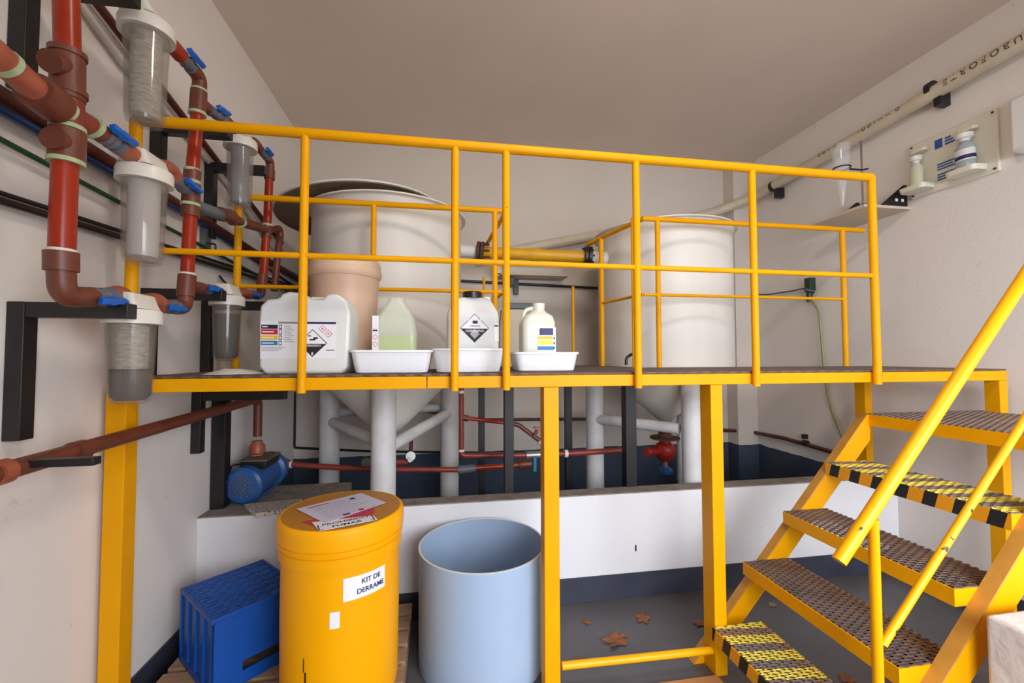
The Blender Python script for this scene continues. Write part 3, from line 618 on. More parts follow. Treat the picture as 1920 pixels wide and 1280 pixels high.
# ================================================================== PIPES UNDER THE DECK
lp = thing('outlet_pipe', 'long dull red pipe running from the pump behind the tank legs', 'pipe', tuple(aY(700, 880, 3.15)))
yo = 3.12
a0 = cs+ax*.05+Vector((.03, .05, .06))
MB().tube(fillet([a0, aY(548, 871, yo), aY(700, 880, yo), aY(858, 880, yo)], .05), .0195, 16).build('pipe', M_DULLRED, lp)
MB().cyl(aY(544, 870, yo), aY(548, 870, yo), .026).build('ring', M_WTAPE, lp)
MB().tube([aY(858, 880, yo), aY(866, 880, yo), aY(884, 878, yo), aY(892, 877, yo)], [.026, .03, .03, .026], 16).build('valve', M_GREYV, lp)
MB().cyl(aY(892, 877, yo), aY(975, 871, yo), .019).build('pipe', M_RED, lp)
MB().tube([aY(972, 871, yo), aY(980, 870, yo), aY(996, 869, yo)], [.03, .038, .03], 16).build('union', M_BROWN, lp)
rp = thing('feed_pipe', 'bright red pipe dropping right of the left tank and turning right', 'pipe', tuple(aY(866, 850, 2.95)))
yo2 = 2.95
MB().tube(fillet([aY(865, 715, yo2), aY(865, 854, yo2), aY(988, 853, yo2)], .03), .018, 16).build('pipe', M_DULLRED, rp)
MB().cyl(aY(865, 842, yo2), aY(865, 846, yo2), .022).build('ring', M_WTAPE, rp)
MB().cyl(aY(865, 732, yo2), aY(865, 737, yo2), .022).build('ring', M_WTAPE, rp)
MB().cyl(aY(870, 783, yo2), aY(952, 793, yo2+.03), .0135).build('branch', M_RED, rp); MB().cyl(aY(868, 783, yo2), aY(878, 784, yo2), .022).build('branch_socket', M_BROWN, rp)
MB().tube(fillet([aY(952, 793, yo2+.03), aY(972, 796, yo2+.04), aY(1004, 820, yo2+.04), aY(1020, 832, yo2+.04), aY(1022, 850, yo2+.02)], .02), .016, 14).build('elbow_pipe', M_BROWN, rp)
MB().cyl(aY(1012, 824, yo2+.04), aY(1017, 829, yo2+.04), .028).build('ring', M_WTAPE, rp)
o = MB().tube([aY(986, 853, yo2), aY(990, 853, yo2), aY(1010, 852, yo2), aY(1014, 852, yo2)], [.028, .026, .026, .028], 16).build('valve', M_CHROME, rp)
MB().bar(aY(1003, 858, yo2-.04), aY(1003, 884, yo2-.04), .022, .012, up=(0, 1, 0)).build('lever', M_TEAL, o, bevel=.003)
o = MB().cyl(aY(1002, 816, yo2), aY(1007, 806, yo2), .012).build('tap_stem', M_BROWN, rp); MB().bar(aY(1001, 801, yo2-.02), aY(1011, 803, yo2-.02), .03, .012).build('lever', M_ORANGE, o, bevel=.003)
MB().cyl(aY(1014, 852, yo2), aY(1062, 850, yo2), .019).build('pipe', M_DULLRED, rp); MB().cyl(aY(1058, 850, yo2), aY(1064, 850, yo2), .027).build('ring', M_WTAPE, rp)
MB().cyl(aY(1064, 850, yo2), aY(1176, 843, yo2), .0205).build('pipe', M_DULLRED, rp)
tag(MB().cyl(aY(900, 787, YB-.016), aY(1130, 785, YB-.016), .0145).build('back_pipe', M_DKRED), 'thin dark red pipe across the back wall between the tanks, under the deck', 'pipe')
tag(MB().cyl(aY(788, 768, 3.75), aY(832, 776, 3.75), .016).build('short_pipe', M_DULLRED), 'short brown pipe behind the right leg of the left tank', 'pipe')
# outlet valve gear under the left tank
ov = thing('drain_valve', 'small grey drain valves on pipes under the left tank', 'valve', tuple(aY(768, 860, 3.2)))
MB().cyl(aY(771, 826, 3.2), aY(770, 850, 3.2), .014).build('pipe', M_DKRED, ov)
MB().cyl(aY(770, 855, 3.17), aY(770, 855, 3.23), .034).build('valve', M_CHROME, ov); MB().cyl(aY(769, 862, 3.13), aY(769, 862, 3.17), .017).build('knob', M_WTAPE, ov)
MB().cyl(aY(740, 866, 3.2), aY(765, 866, 3.2), .022).build('pipe', M_DULLRED, ov)
tag(MB().lathe(aY(688, 868, 3.15), [(0, 0), (.035, 0), (.035, .015), (.02, .02), (.02, .05), (0, .05)], 24, axis=(-.5, .8, .1)).build('pipe_end_cap', M_CHROME), 'round grey pipe cap beside the front leg of the left tank', 'cap')
# red valve under right tank
rv = thing('outlet_valve', 'red bottom valve with rusty flange and blue knob under the right tank', 'valve', (T2[0]-.02, T2[1]-.12, .5))
vx, vy = T2[0], T2[1]
MB().lathe((vx, vy, .86), [(.05, 0), (.05, .10)], 24).build('neck', M_RUST, rv)
MB().lathe((vx, vy, .835), [(.118, 0), (.118, .014), (.062, .02), (.05, .04)], 32).build('flange', M_RUST, rv)
MB().lathe((vx, vy, .65), [(.035, 0), (.07, .035), (.086, .09), (.072, .135), (.045, .155), (.045, .186)], 28).build('valve_body', M_VRED, rv)
MB().cyl((vx-.05, vy-.02, .745), (vx-.20, vy-.06, .745), .036).build('side_port', M_VRED, rv)
MB().lathe((vx, vy, .60), [(.02, 0), (.02, .05)], 16).build('stem', M_CHROME, rv)
MB().lathe((vx, vy, .545), [(.034, 0), (.058, .01), (.058, .035), (.03, .06)], 20).build('knob', M_PUMP, rv)
# cable and band line on the back wall
tag(MB().tube(fillet([aY(553, 735, YB-.012), aY(552, 839, YB-.012), aY(700, 846, YB-.012), aY(1100, 850, YB-.012)], .02), .011, 10).build('black_conduit', M_BLACKP), 'black conduit turning from the back left corner along the back wall', 'conduit')
# pipe on the right wall, low
lw = thing('wall_pipe', 'dark red pipe low on the right wall, behind the stairs', 'pipe', tuple(aX(1508, 828, XR-.04)))
MB().tube(fillet([aY(1345, 806, YB-.20), aX(1402, 808, XR-.04)]+[aX(x, y, XR-.04) for x, y in ((1470, 821), (1560, 847), (1640, 871))], .05), .018, 12).build('pipe', M_DKRED, lw)
MB().cyl(aX(1506, 829, XR-.04), aX(1514, 831, XR-.04), .024).build('clamp', M_BLACK, lw); c = aX(1509, 818, XR-.02); MB().box(c.x-.02, XR-.001, c.y-.015, c.y+.015, c.z-.02, c.z+.02).build('hanger', M_BLACK, lw)

# ================================================================== BACK WALL ABOVE DECK
bw = thing('back_wall_pipe', 'thin black horizontal pipe across the back wall with a drop stub', 'pipe', tuple(aY(960, 530, YB-.03)))
MB().cyl(aY(780, 522, YB-.03), aY(1180, 543, YB-.03), .013).build('pipe', M_BLACKP, bw); MB().box(aY(963, 540, YB-.03).x, aY(972, 540, YB-.03).x, YB-.05, YB-.001, aY(967, 552, YB-.03).z, aY(967, 524, YB-.03).z).build('clamp', M_BLACK, bw)
a, b = aY(938, 514, 3.85), aY(1064, 518, 3.85)
sh = thing('wall_shelf', 'small white shelf board on the back wall between the tanks', 'shelf', (.9, 3.95, b.z))
MB().box(a.x, b.x, 3.80, YB-.001, b.z-.008, b.z+.010).build('board', M_SHELF, sh); MB().box(a.x+.1, a.x+.13, 3.86, YB-.001, b.z-.09, b.z-.009).build('bracket', M_BLACK, sh)
MB().box(a.x, b.x, YB-.02, YB-.001, b.z+.011, b.z+.11).build('backboard', M_WHITE, sh)
m_ = MB(); c = aY(934, 505, 3.86); m_.lathe((c.x, 3.88, b.z+.011), [(0, 0), (.035, 0), (.035, .06), (.012, .085), (.012, .10), (0, .10)], 20); tag(m_.build('small_bottle', M_WHITE), 'small white bottle at the left end of the back shelf', 'bottle')
# cream pipe along back wall and right wall
pv = thing('cream_pipe', 'cream plastic pipe sloping up along the back and right walls', 'pipe', tuple(aX(1757, 155, XR-.06)))
xw = XR-.07
pA, pB_ = aX(2010, 24, xw), aX(1437, 356, xw)
dW = (pB_-pA).normalized(); pK = pA+dW*((3.80-pA.y)/dW.y)
pC, pD = aY(1330, 402, 3.96), aY(895, 482, 3.96)
MB().tube(fillet([pA, pK, pC, pD], .12, 10), .046, 24).build('pipe', M_CREAM, pv)
for (x, y) in ((1748, 168), (1451, 349)):
    c = aX(x, y, xw); 
    MB().cyl(c-dW*.016, c+dW*.016, .053).build('clamp', M_BLACK, pv)
    MB().box(xw-.012, XR-.001, c.y-.05, c.y-.012, c.z-.125, c.z-.03).build('hanger', M_BLACK, pv)
# pipe lettering, upside down
def on_pipe(axis0, dirn, r, u, v):
    """u along pipe, v around it, facing the room"""
    side = Vector((-1, 0, 0)); up = dirn.cross(side).normalized(); up = up if up.z > 0 else -up; side = up.cross(dirn); side = side if side.x < 0 else -side
    an = v/r; return axis0+dirn*u+side*(math.cos(an)*r)+up*(math.sin(an)*r)
def axis_at(px):
    y_ = aX(px, 112+(1850-px)*.58, xw).y; return pA+dW*((y_-pA.y)/dW.y)
for txt, px_, sz, nm in (('T U B O F O R T E', 1858, .053, 'lettering'), ('o  -- -- - o o -', 1655, .055, 'faded_lettering'), ('o- -- o o', 1560, .05, 'faded_lettering')):
    m_ = MB(); c = axis_at(px_); put_text(m_, txt, sz, lambda u, v: on_pipe(c, dW, .0472, u, -v+.004)); m_.build(nm, M_INK, pv)

# ================================================================== RIGHT WALL ITEMS
def RW(x, y, off=.02): return aX(x, y, XR-off)
def rbox(x0, y0, x1, y1, t0, t1):
    """box on the right wall from the top-left / bottom-right pixels, t0..t1 out of the wall"""
    a, b = RW(x0, y0, (t0+t1)/2), RW(x1, y1, (t0+t1)/2); return (XR-t1, XR-t0, min(a.y, b.y), max(a.y, b.y), min(a.z, b.z), max(a.z, b.z))
eb = thing('eyewash_board', 'cream emergency eyewash wall board with two bottle holders', 'eyewash station', tuple(RW(1790, 345)))
A_, B_ = RW(1710, 372, .01), RW(1872, 206, .01); ey0, ey1 = B_.y, A_.y; ez0 = RW(1710, 374).z; ez1 = RW(1712, 272).z
MB().box(XR-.022, XR-.001, ey0, ey1, ez0, ez1).build('board', M_BOARD, eb, bevel=.006)
H_ = ez1-ez0; Wd = ey1-ey0
def eb_pt(u, v, t=.023): return Vector((XR-t, ey1-u*Wd, ez0+v*H_))          # u from left (far) to right (near)
m_ = MB()
for u, v in ((.04, .95), (.96, .95), (.04, .05), (.96, .05)): m_.cyl(eb_pt(u, v, .022), eb_pt(u, v, .027), .006, n=10)
m_.build('screws', M_BLACKP, eb)
for u in (.17, .74):
    c = eb_pt(u, .10, .075); MB().loft([(0, .055, .075, .03), (.012, .058, .078, .03), (.03, .060, .080, .03)], (c.x, c.y, c.z-.01)).build('holder', M_BOARD, eb)
    c = eb_pt(u, .78, .05); MB().loft([(0, .022, .05, .02), (.018, .022, .05, .02)], (c.x, c.y, c.z)).build('clip', M_BOARD, eb)
m_ = MB()
m_.prism([(.33, .74), (.42, .74), (.42, .90), (.33, .90)], lambda u, v: eb_pt(u, v, .0222), lambda u, v: eb_pt(u, v, .0236)); m_.build('sign_symbol', M_BLUEINK, eb); m_ = MB()
for j in range(3): m_.prism([(.45, .75+j*.05), (.56-.02*j, .75+j*.05), (.56-.02*j, .78+j*.05), (.45, .78+j*.05)], lambda u, v: eb_pt(u, v, .0222), lambda u, v: eb_pt(u, v, .0236))
for j in range(7):
    if j != 3: m_.prism([(.35, .17+j*.045), (.56-.03*(j % 2), .17+j*.045), (.56-.03*(j % 2), .195+j*.045), (.35, .195+j*.045)], lambda u, v: eb_pt(u, v, .0222), lambda u, v: eb_pt(u, v, .0236))
m_.build('instructions', M_BLUEINK, eb)
def eye_bottle(u, label, m, hgt, r, lab):
    c = eb_pt(u, .18, .075); b = thing('eyewash_bottle', label, 'bottle', tuple(c))
    MB().lathe(tuple(c), [(0, 0), (r, 0), (r, hgt*.66), (r*.55, hgt*.78), (r*.5, hgt*.84), (0, hgt*.84)], 28, sx=.75).build('body', m, b)
    MB().lathe((c.x, c.y, c.z+hgt*.84), [(r*.5, 0), (r*.5, .014), (r*.8, .02), (r*.85, .045), (r*.7, .05)], 24).build('cap', M_WHITE, b)
    if lab:
        MB().lathe((c.x, c.y, c.z+hgt*.2), [(r*1.01, 0), (r*1.01, hgt*.36)], 28, sx=.76, close=True).build('label', M_WHITE, b)
        m2 = MB(); m2.lathe((c.x, c.y, c.z+hgt*.24), [(r*1.03, 0), (r*1.03, hgt*.12)], 28, sx=.76, close=True); m2.build('label_band', M_NAVY, b)
eye_bottle(.17, 'plain cream bottle in the left holder of the eyewash board', M_CREAMB, .175, .038, 0)
eye_bottle(.74, 'clear bottle with blue printed label in the right holder of the eyewash board', M_EYEB, .19, .048, 1)
m_ = MB(); c = RW(1917, 240, .05); m_.box(XR-.11, XR-.001, c.y-.16, RW(1906, 240, .05).y, RW(1915, 288, .05).z, RW(1912, 186, .05).z)
tag(m_.build('dispenser', M_WHITE, bevel=.02), 'white rounded dispenser box on the right wall, cut off by the frame', 'dispenser')
# shelf with black brackets
ws = thing('wall_shelf', 'cream shelf board on two black brackets on the right wall', 'shelf', tuple(RW(1640, 400, .1)))
zs = RW(1706, 390, .01).z
q1 = [aZ(x, y, zs) for x, y in ((1538, 414), (1640, 380), (1706, 392), (1612, 418))]
yA, yB2 = q1[0].y, RW(1706, 390, .01).y
xs0 = 2.86
ysh0, ysh1 = min(q1[2].y, 2.38), 2.38
far = aX(1625, 375, XR-.01)
ya, yb_ = RW(1706, 391, .01).y, RW(1600, 383, .01).y
MB().box(q1[0].x if 2.6 < q1[0].x < 3.1 else xs0, XR-.001, ya, max(ya+.42, min(yb_, ya+.55)), zs-.009, zs+.009).build('board', M_SHELF, ws)
SH = (q1[0].x if 2.6 < q1[0].x < 3.1 else xs0, ya, max(ya+.42, min(yb_, ya+.55)), zs+.009)
for yy in (SH[1]+.02, SH[2]-.06):
    m_ = MB(); tri = [(XR-.002, SH[3]+.001), (XR-.002, SH[3]+.16), (XR-.03, SH[3]+.16), (XR-.22, SH[3]+.012), (XR-.22, SH[3]+.001)]
    m_.prism(tri, lambda u, v: (u, yy, v), lambda u, v: (u, yy+.006, v)); o = m_.build('bracket', M_BLACKP, ws, smooth=False)
    m_ = MB()
    for u, v in ((XR-.045, .05), (XR-.095, .05), (XR-.04, .10)): m_.box(u-.010, u+.010, yy-.003, yy-.0005, SH[3]+v-.010, SH[3]+v+.010)
    m_.build('rivets', M_WHITE, o, smooth=False)
# retort stand with settling cone
rx = (SH[0]+XR)/2-.0; b0 = Vector((rx, SH[2]-.14, SH[3]))
b0 = aZ(1606, 372, SH[3]); b0.x = min(max(b0.x, SH[0]+.06), XR-.06); b0.y = min(max(b0.y, SH[1]+.06), SH[2]-.06)
rs = thing('retort_stand', 'thin metal retort stand with ring clamp on the wall shelf', 'laboratory stand', tuple(b0))
ztop = b0.z+.47
MB().box(b0.x-.05, b0.x+.05, b0.y-.05, b0.y+.05, b0.z+.0, b0.z+.008).build('base', M_BLACKP, rs)
MB().cyl((b0.x, b0.y, b0.z+.008), (b0.x, b0.y, ztop), .0055, n=12).build('rod', M_GREYMET, rs)
zc = b0.z+.265; rc = Vector((b0.x-.165, b0.y, zc))
MB().tube([(b0.x+.05, b0.y, zc+.012), (b0.x, b0.y, zc), (rc.x+.048, rc.y, zc)], .006, 10).build('clamp_arm', M_BLACK, rs)
MB().tube([(rc.x+.05*math.cos(k*math.pi/16), rc.y+.05*math.sin(k*math.pi/16), zc) for k in range(33)], .005, 8).build('ring', M_BLACK, rs)
ic = MB(); ic.lathe((rc.x, rc.y, 0), [(.004, zc-.27), (.010, zc-.25), (.046, zc+.0), (.056, zc+.16), (.054, zc+.16), (.044, zc+.0), (.008, zc-.247), (.003, zc-.262)], 32, close=True)
tag(ic.build('settling_cone', M_GLASS), 'clear settling cone held in the retort stand ring', 'laboratory cone')
# tap with hose
tp = thing('wall_tap', 'dark green wall tap with cable, behind the right end of the railing', 'tap', tuple(RW(1517, 550, .04)))
c = RW(1517, 535, .04); MB().box(c.x-.02, XR-.001, c.y-.03, c.y+.03, RW(1517, 545, .04).z, RW(1517, 521, .04).z).build('mount', M_DKGREEN, tp, bevel=.004)
MB().cyl(RW(1517, 541, .04), RW(1518, 565, .04), .024).build('tap_body', M_DKGREEN, tp); MB().cyl(RW(1510, 543, .08), RW(1526, 546, .02), .022).build('tap_head', M_DKGREEN, tp)
MB().tube(fillet([RW(1512, 540, .04), RW(1480, 546, .03), RW(1440, 552, .03), RW(1396, 552, .03)], .05), .006, 8).build('supply_tube', M_DKGREEN, tp)
hs = MB(); hs.tube(fillet([RW(x, y, .035) for x, y in ((1522, 562), (1535, 580), (1541, 640), (1546, 700), (1556, 760), (1584, 830), (1620, 900))], .12), .0095, 10)
tag(hs.build('garden_hose', M_HOSE), 'olive hose hanging down the right wall from the green tap', 'hose')

# ================================================================== ON THE DECK
ZD = ZP+.0115
def label_mesh(parent, name, mats, fill):
    m_ = MB(); fill(m_); return m_.build(name, mats, parent, smooth=False)
def rect(m_, x0, x1, z0, z1, y, mi=0, t=.0006):
    m_.mi = mi; m_.box(x0, x1, y-t, y, z0, z1)
def diamond(m_, cx, cz, s_, y, mi, t=.0006, half=None):
    poly = {None: [(0, -s_), (s_, 0), (0, s_), (-s_, 0)], 'low': [(0, -s_), (s_, 0), (-s_, 0)]}[half]
    m_.mi = mi; m_.prism(poly, lambda u, v: (cx+u, y, cz+v), lambda u, v: (cx+u, y-t, cz+v))
# big jerrycan
yj = 1.985; ca, cb_ = aY(484, 640, yj), aY(654, 640, yj); x0, x1 = ca.x, cb_.x; zj = aY(570, 548, yj).z-.0
Hj = zj-ZD; jx = lambda px: aY(px, 620, yj).x; jz = lambda py: aY(570, py, yj).z
jc = thing('jerrycan', 'large white jerrycan with corrosive hazard label, leftmost on the deck', 'jerrycan', ((x0+x1)/2, yj+.13, ZD))
out = [(x0+.03, ZD), (x1-.03, ZD), (x1-.006, ZD+.03), (x1, jz(640)), (x1+.004, jz(585)), (x1-.012, jz(562)), (jx(632), jz(549)), (jx(612), jz(550)), (jx(604), jz(561)), (jx(578), jz(561)), (jx(566), jz(549)), (jx(540), jz(547)), (jx(527), jz(551)), (jx(521), jz(560)), (jx(500), jz(562)), (x0+.004, jz(574)), (x0, jz(600)), (x0+.002, jz(640)), (x0+.004, ZD+.03)]
m_ = MB(); m_.prism(out, lambda u, v: (u, yj, v), lambda u, v: (u, yj+.205, v)); m_.build('body', M_HDPE, jc, bevel=.014)
MB().box(jx(572), jx(612), yj+.085, yj+.12, jz(557), jz(551)).build('handle', M_CREAMB, jc, bevel=.004)
def fill(m_):
    y = yj-.0006; X_ = lambda px: aY(px, 620, yj).x; Z_ = lambda py: aY(560, py, yj).z
    rect(m_, X_(489), X_(630), Z_(672), Z_(602), y, 0)
    rect(m_, X_(522), X_(630), Z_(607), Z_(603), y-.0006, 1); rect(m_, X_(522), X_(560), Z_(607), Z_(603), y-.0012, 6)
    for (a_, b_, mi) in ((609, 616.5, 2), (617.5, 627, 3), (629, 637, 4), (639, 647, 5)):
        rect(m_, X_(490), X_(521), Z_(b_), Z_(a_), y-.0006, mi)
        rect(m_, X_(523), X_(529), Z_(b_), Z_(a_), y-.0006, 1); rect(m_, X_(524), X_(528), Z_(b_-1.5), Z_(a_+1.5), y-.0012, 0)
        rect(m_, X_(492), X_(492+(10 if mi == 2 else 22)), Z_((a_+b_)/2+1), Z_((a_+b_)/2-1), y-.0012, 0)
    for k in range(9): rect(m_, X_(533), X_(545+3*(k % 3)), Z_(611+k*3.6+1), Z_(611+k*3.6), y-.0006, 7)
    for k in range(3): rect(m_, X_(491), X_(535-6*k), Z_(651.5+k*3), Z_(650.5+k*3), y-.0006, 7)
    cx, cz = X_(586.5), Z_(643); s_ = (X_(614)-X_(586.5))
    diamond(m_, cx, cz, s_, y-.0006, 8); diamond(m_, cx, cz, s_*.93, y-.0012, 0); diamond(m_, cx, cz-.003, s_*.92, y-.0018, 8, half='low')
    m_.mi = 8; 
    rect(m_, cx-.012, cx+.012, cz+.012, cz+.018, y-.002, 8); rect(m_, cx+.004, cx+.022, cz+.018, cz+.026, y-.002, 8); rect(m_, cx-.02, cx-.006, cz+.03, cz+.034, y-.002, 8)
    m_.mi = 0; put_text(m_, 'CORROSIVO', .0125, lambda u, v: (cx+u, y-.003, cz-.012+v)); put_text(m_, '8', .018, lambda u, v: (cx+u, y-.003, cz-.048+v))
    for (px_, py_) in ((605, 616), (616, 625)):
        c2x, c2z = X_(px_), Z_(py_); s2 = .0175; diamond(m_, c2x, c2z, s2, y-.0008, 9); diamond(m_, c2x, c2z, s2*.8, y-.0016, 0); rect(m_, c2x-.004, c2x+.004, c2z-.004, c2z+.004, y-.002, 7)
    rect(m_, X_(612), X_(628), Z_(657), Z_(655.5), y-.0006, 8)
label_mesh(jc, 'label', [M_LABEL, M_NAVY, M_DKBAND, M_REDINK, M_YINK, M_CYAN, M_SILVER, M_PRINT, M_BLACKINK, M_PINKINK], fill)
# salmon bucket
bc = aY(647, 600, 2.385); bc.x = (aY(578, 500, 2.385).x+aY(716, 500, 2.385).x)/2; zt_ = aY(647, 488, 2.16).z-.0
zt_ = aY(647, 489, 2.385).z
bk = thing('bucket', 'tall salmon-coloured lidded bucket behind the jerrycan', 'bucket', (bc.x, 2.385, ZD))
rb = .188; Hb = zt_-ZD
MB().lathe((bc.x, 2.385, ZD), [(0, 0), (rb*.76, 0), (rb*.78, .02), (rb*.93, Hb-.10), (rb*.93, Hb-.08)], 48).build('body', M_BUCKET, bk)
MB().lathe((bc.x, 2.385, ZD), [(rb*.95, Hb-.10), (rb, Hb-.085), (rb, Hb-.06), (rb*.97, Hb-.05), (rb*.985, Hb-.035), (rb*.95, Hb-.01), (rb*.9, Hb), (0, Hb)], 48).build('lid', M_BUCKRIM, bk)
# trays
def tray(x0, x1, y0, zr, dpt, label):
    cx = (x0+x1)/2; hx = (x1-x0)/2; hy = dpt/2; c = (cx, y0+hy, ZD); h = zr-ZD
    t = MB(); t.loft([(0, hx*.82, hy*.80, .03), (.004, hx*.86, hy*.84, .03), (.03, hx*.90, hy*.88, .035), (h-.012, hx*.955, hy*.95, .035), (h-.010, hx, hy, .04), (h, hx, hy, .04), (h, hx*.93, hy*.92, .035), (.03, hx*.87, hy*.85, .03), (.008, hx*.80, hy*.78, .03)], c)
    return tag(t.build('tray', M_TRAY), label, 'tray', 'white plastic drip trays')
zr = aY(730, 656, 1.96).z
tray(aY(653, 656, 1.96).x, aY(812, 656, 1.96).x, 1.945, zr, .30, 'left white drip tray holding the bottle of green liquid')
tray(aY(809, 654, 1.975).x, aY(947, 654, 1.975).x, 1.955, aY(880, 653, 1.96).z, .30, 'middle white drip tray holding the black-capped canister')
tray(aY(965, 661, 2.06).x, aY(1089, 661, 2.06).x, 2.06, aY(1030, 660, 2.08).z, .24, 'right white drip tray, smallest of the three, holding the colour-labelled bottle')
# bottle of green liquid
y = 2.08; zb_ = ZD+.009; xa, xb = aY(698, 620, y).x, aY(782, 620, y).x; cx = (xa+xb)/2; hx = (xb-xa)/2
bt = thing('bottle', 'cloudy squared bottle with yellow-green liquid in the left tray', 'bottle', (cx, y, zb_))
zt_ = aY(740, 556, y).z-zb_; cyb = y+.06
prof = [(0, hx*.92, .055, .02), (.01, hx, .06, .025), (zt_*.52, hx*.98, .06, .03), (zt_*.72, hx*.86, .055, .03), (zt_*.90, hx*.5, .04, .03), (zt_*.97, hx*.36, .032, .03), (zt_, hx*.34, .03, .03)]
MB().loft(prof, (cx, cyb, zb_)).build('body', M_CLOUDY, bt)
zl = aY(740, 629, y).z-zb_
MB().loft([(.004, hx*.86, .05, .02), (.012, hx*.95, .055, .022), (zl, hx*.95, .055, .028)], (cx, cyb, zb_)).build('liquid', M_LIQ, bt)
m_ = MB(); yl = y-.001; X_ = lambda px: aY(px, 620, y).x; Z_ = lambda py: aY(740, py, y).z
rect(m_, X_(698), X_(710), Z_(656), Z_(592), yl, 0); rect(m_, X_(699), X_(708), Z_(621), Z_(618), yl-.0007, 1)
for py_ in (632, 645): diamond(m_, X_(704), Z_(py_), .013, yl-.0007, 2); diamond(m_, X_(704), Z_(py_), .010, yl-.0014, 0)
m_.build('label', [M_LABEL, M_NAVY, M_PINKINK], bt, smooth=False)
# black capped canister
y = 2.03; xa, xb = aY(838, 620, y).x, aY(936, 620, y).x; cx = (xa+xb)/2; hx = (xb-xa)/2; zt_ = aY(888, 556, y).z-zb_; cyb = y+.085
cn = thing('canister', 'white canister with black screw cap and corrosive diamond with painted silver glare in the middle tray', 'canister', (cx, cyb, zb_))
MB().loft([(0, hx*.95, .08, .02), (.01, hx, .085, .025), (zt_*.66, hx, .085, .03), (zt_*.68, hx*1.02, .087, .03), (zt_*.80, hx*.97, .082, .03), (zt_*.93, hx*.78, .07, .03), (zt_*.97, hx*.72, .06, .03), (zt_, hx*.6, .05, .03)], (cx, cyb, zb_)).build('body', M_HDPE, cn)
MB().lathe((cx-.0+.0, cyb-.02, zb_+zt_), [(.048, 0), (.048, .028), (.044, .032), (0, .032)], 28).build('cap', M_BLACKP, cn)
MB().box(cx+.055, cx+.09, cyb-.02, cyb+.03, zb_+zt_*.93, zb_+zt_+.012).build('handle_lug', M_HDPE, cn, bevel=.006)
def fill(m_):
    c = aY(890, 615, y); s_ = aY(917, 615, y).x-c.x; yy = y-.001
    diamond(m_, c.x, c.z, s_, yy, 1); diamond(m_, c.x, c.z, s_*.95, yy-.0006, 0); diamond(m_, c.x, c.z-.002, s_*.94, yy-.0012, 1, half='low'); diamond(m_, c.x, c.z-.028, s_*.34, yy-.0018, 2)  # small grey diamond is glare on the label, drawn in as colour
    m_.mi = 1; put_text(m_, 'CORROSIVO', .009, lambda u, v: (c.x+u, yy-.002, c.z+.010+v)); rect(m_, c.x-.010, c.x+.014, c.z+.022, c.z+.036, yy-.001, 1)
    m_.mi = 0; put_text(m_, 'CORROSIVO', .0155, lambda u, v: (c.x+u, yy-.0026, c.z-.014+v))
    rect(m_, aY(926, 620, y).x, aY(935, 620, y).x, aY(925, 640, y).z, aY(925, 605, y).z, yy, 0); rect(m_, aY(927, 620, y).x, aY(934, 620, y).x, aY(925, 612, y).z, aY(925, 609, y).z, yy-.0006, 3)
label_mesh(cn, 'label', [M_LABEL, M_BLACKINK, M_SILVER, M_NAVY], fill)
# colour labelled bottle
y = 2.13; xa, xb = aY(981, 620, y).x, aY(1043, 620, y).x; cx = (xa+xb)/2; hx = (xb-xa)/2; zt_ = aY(1010, 566, y).z-zb_; cyb = y+.075
b3 = thing('bottle', 'cloudy white handled bottle with striped colour label in the right tray', 'bottle', (cx, cyb, zb_))
MB().loft([(0, hx*.95, .07, .02), (.01, hx, .075, .03), (zt_*.70, hx, .075, .03), (zt_*.80, hx*.85, .065, .03, .004, 0), (zt_*.86, hx*.5, .045, .03, .006, 0), (zt_*.90, hx*.36, .035, .03, .01, 0), (zt_, hx*.38, .036, .03, .01, 0)], (cx, cyb, zb_)).build('body', M_CLOUDW, b3)
MB().tube(fillet([(cx-hx*.2, cyb, zb_+zt_*.93), (cx-hx*.75, cyb, zb_+zt_*.90), (cx-hx*.95, cyb, zb_+zt_*.66)], .03), .011, 12).build('handle', M_CLOUDW, b3)
m_ = MB(); X_ = lambda px: aY(px, 620, y).x; Z_ = lambda py: aY(1010, py, y).z; yy = y-.001
rect(m_, X_(1008), X_(1042), Z_(660), Z_(613), yy, 0); rect(m_, X_(1012), X_(1037), Z_(628), Z_(615), yy-.0006, 1)
for j, mi in ((0, 2), (1, 3), (2, 4)):
    if j < 2: rect(m_, X_(1008), X_(1036), Z_(636+j*10), Z_(630+j*8), yy-.0006, mi)
rect(m_, X_(1008), X_(1038), Z_(656), Z_(649), yy-.0006, 4)
for j in range(3): rect(m_, X_(1011), X_(1014), Z_(620+j*4), Z_(618+j*4), yy-.0012, 5)
for py_ in (634, 643, 652): rect(m_, X_(1037.5), X_(1040), Z_(py_+2), Z_(py_-2), yy-.0006, 5)
m_.build('label', [M_LABEL, M_NAVY, M_YINK, mat('yellow_green_print', (222, 226, 40), .5), M_CYAN, M_BLACKINK], b3, smooth=False)
# beige canister far back
y = 3.1; xa, xb = aY(936, 620, y).x, aY(992, 620, y).x
c4 = thing('canister', 'dull beige canister with dark cap standing behind the middle tray', 'canister', ((xa+xb)/2, y+.08, ZD))
MB().loft([(0, (xb-xa)/2, .08, .03), (.26, (xb-xa)/2, .08, .03), (.33, (xb-xa)/2*.9, .07, .03), (aY(960, 580, y).z-ZD, (xb-xa)/2*.8, .06, .03)], ((xa+xb)/2, y+.08, ZD)).build('body', M_BEIGE, c4)
MB().box(aY(946, 574, y).x, aY(1004, 574, y).x, y+.05, y+.09, aY(960, 577, y).z, aY(960, 566, y).z).build('cap', M_BLACKP, c4, bevel=.004)
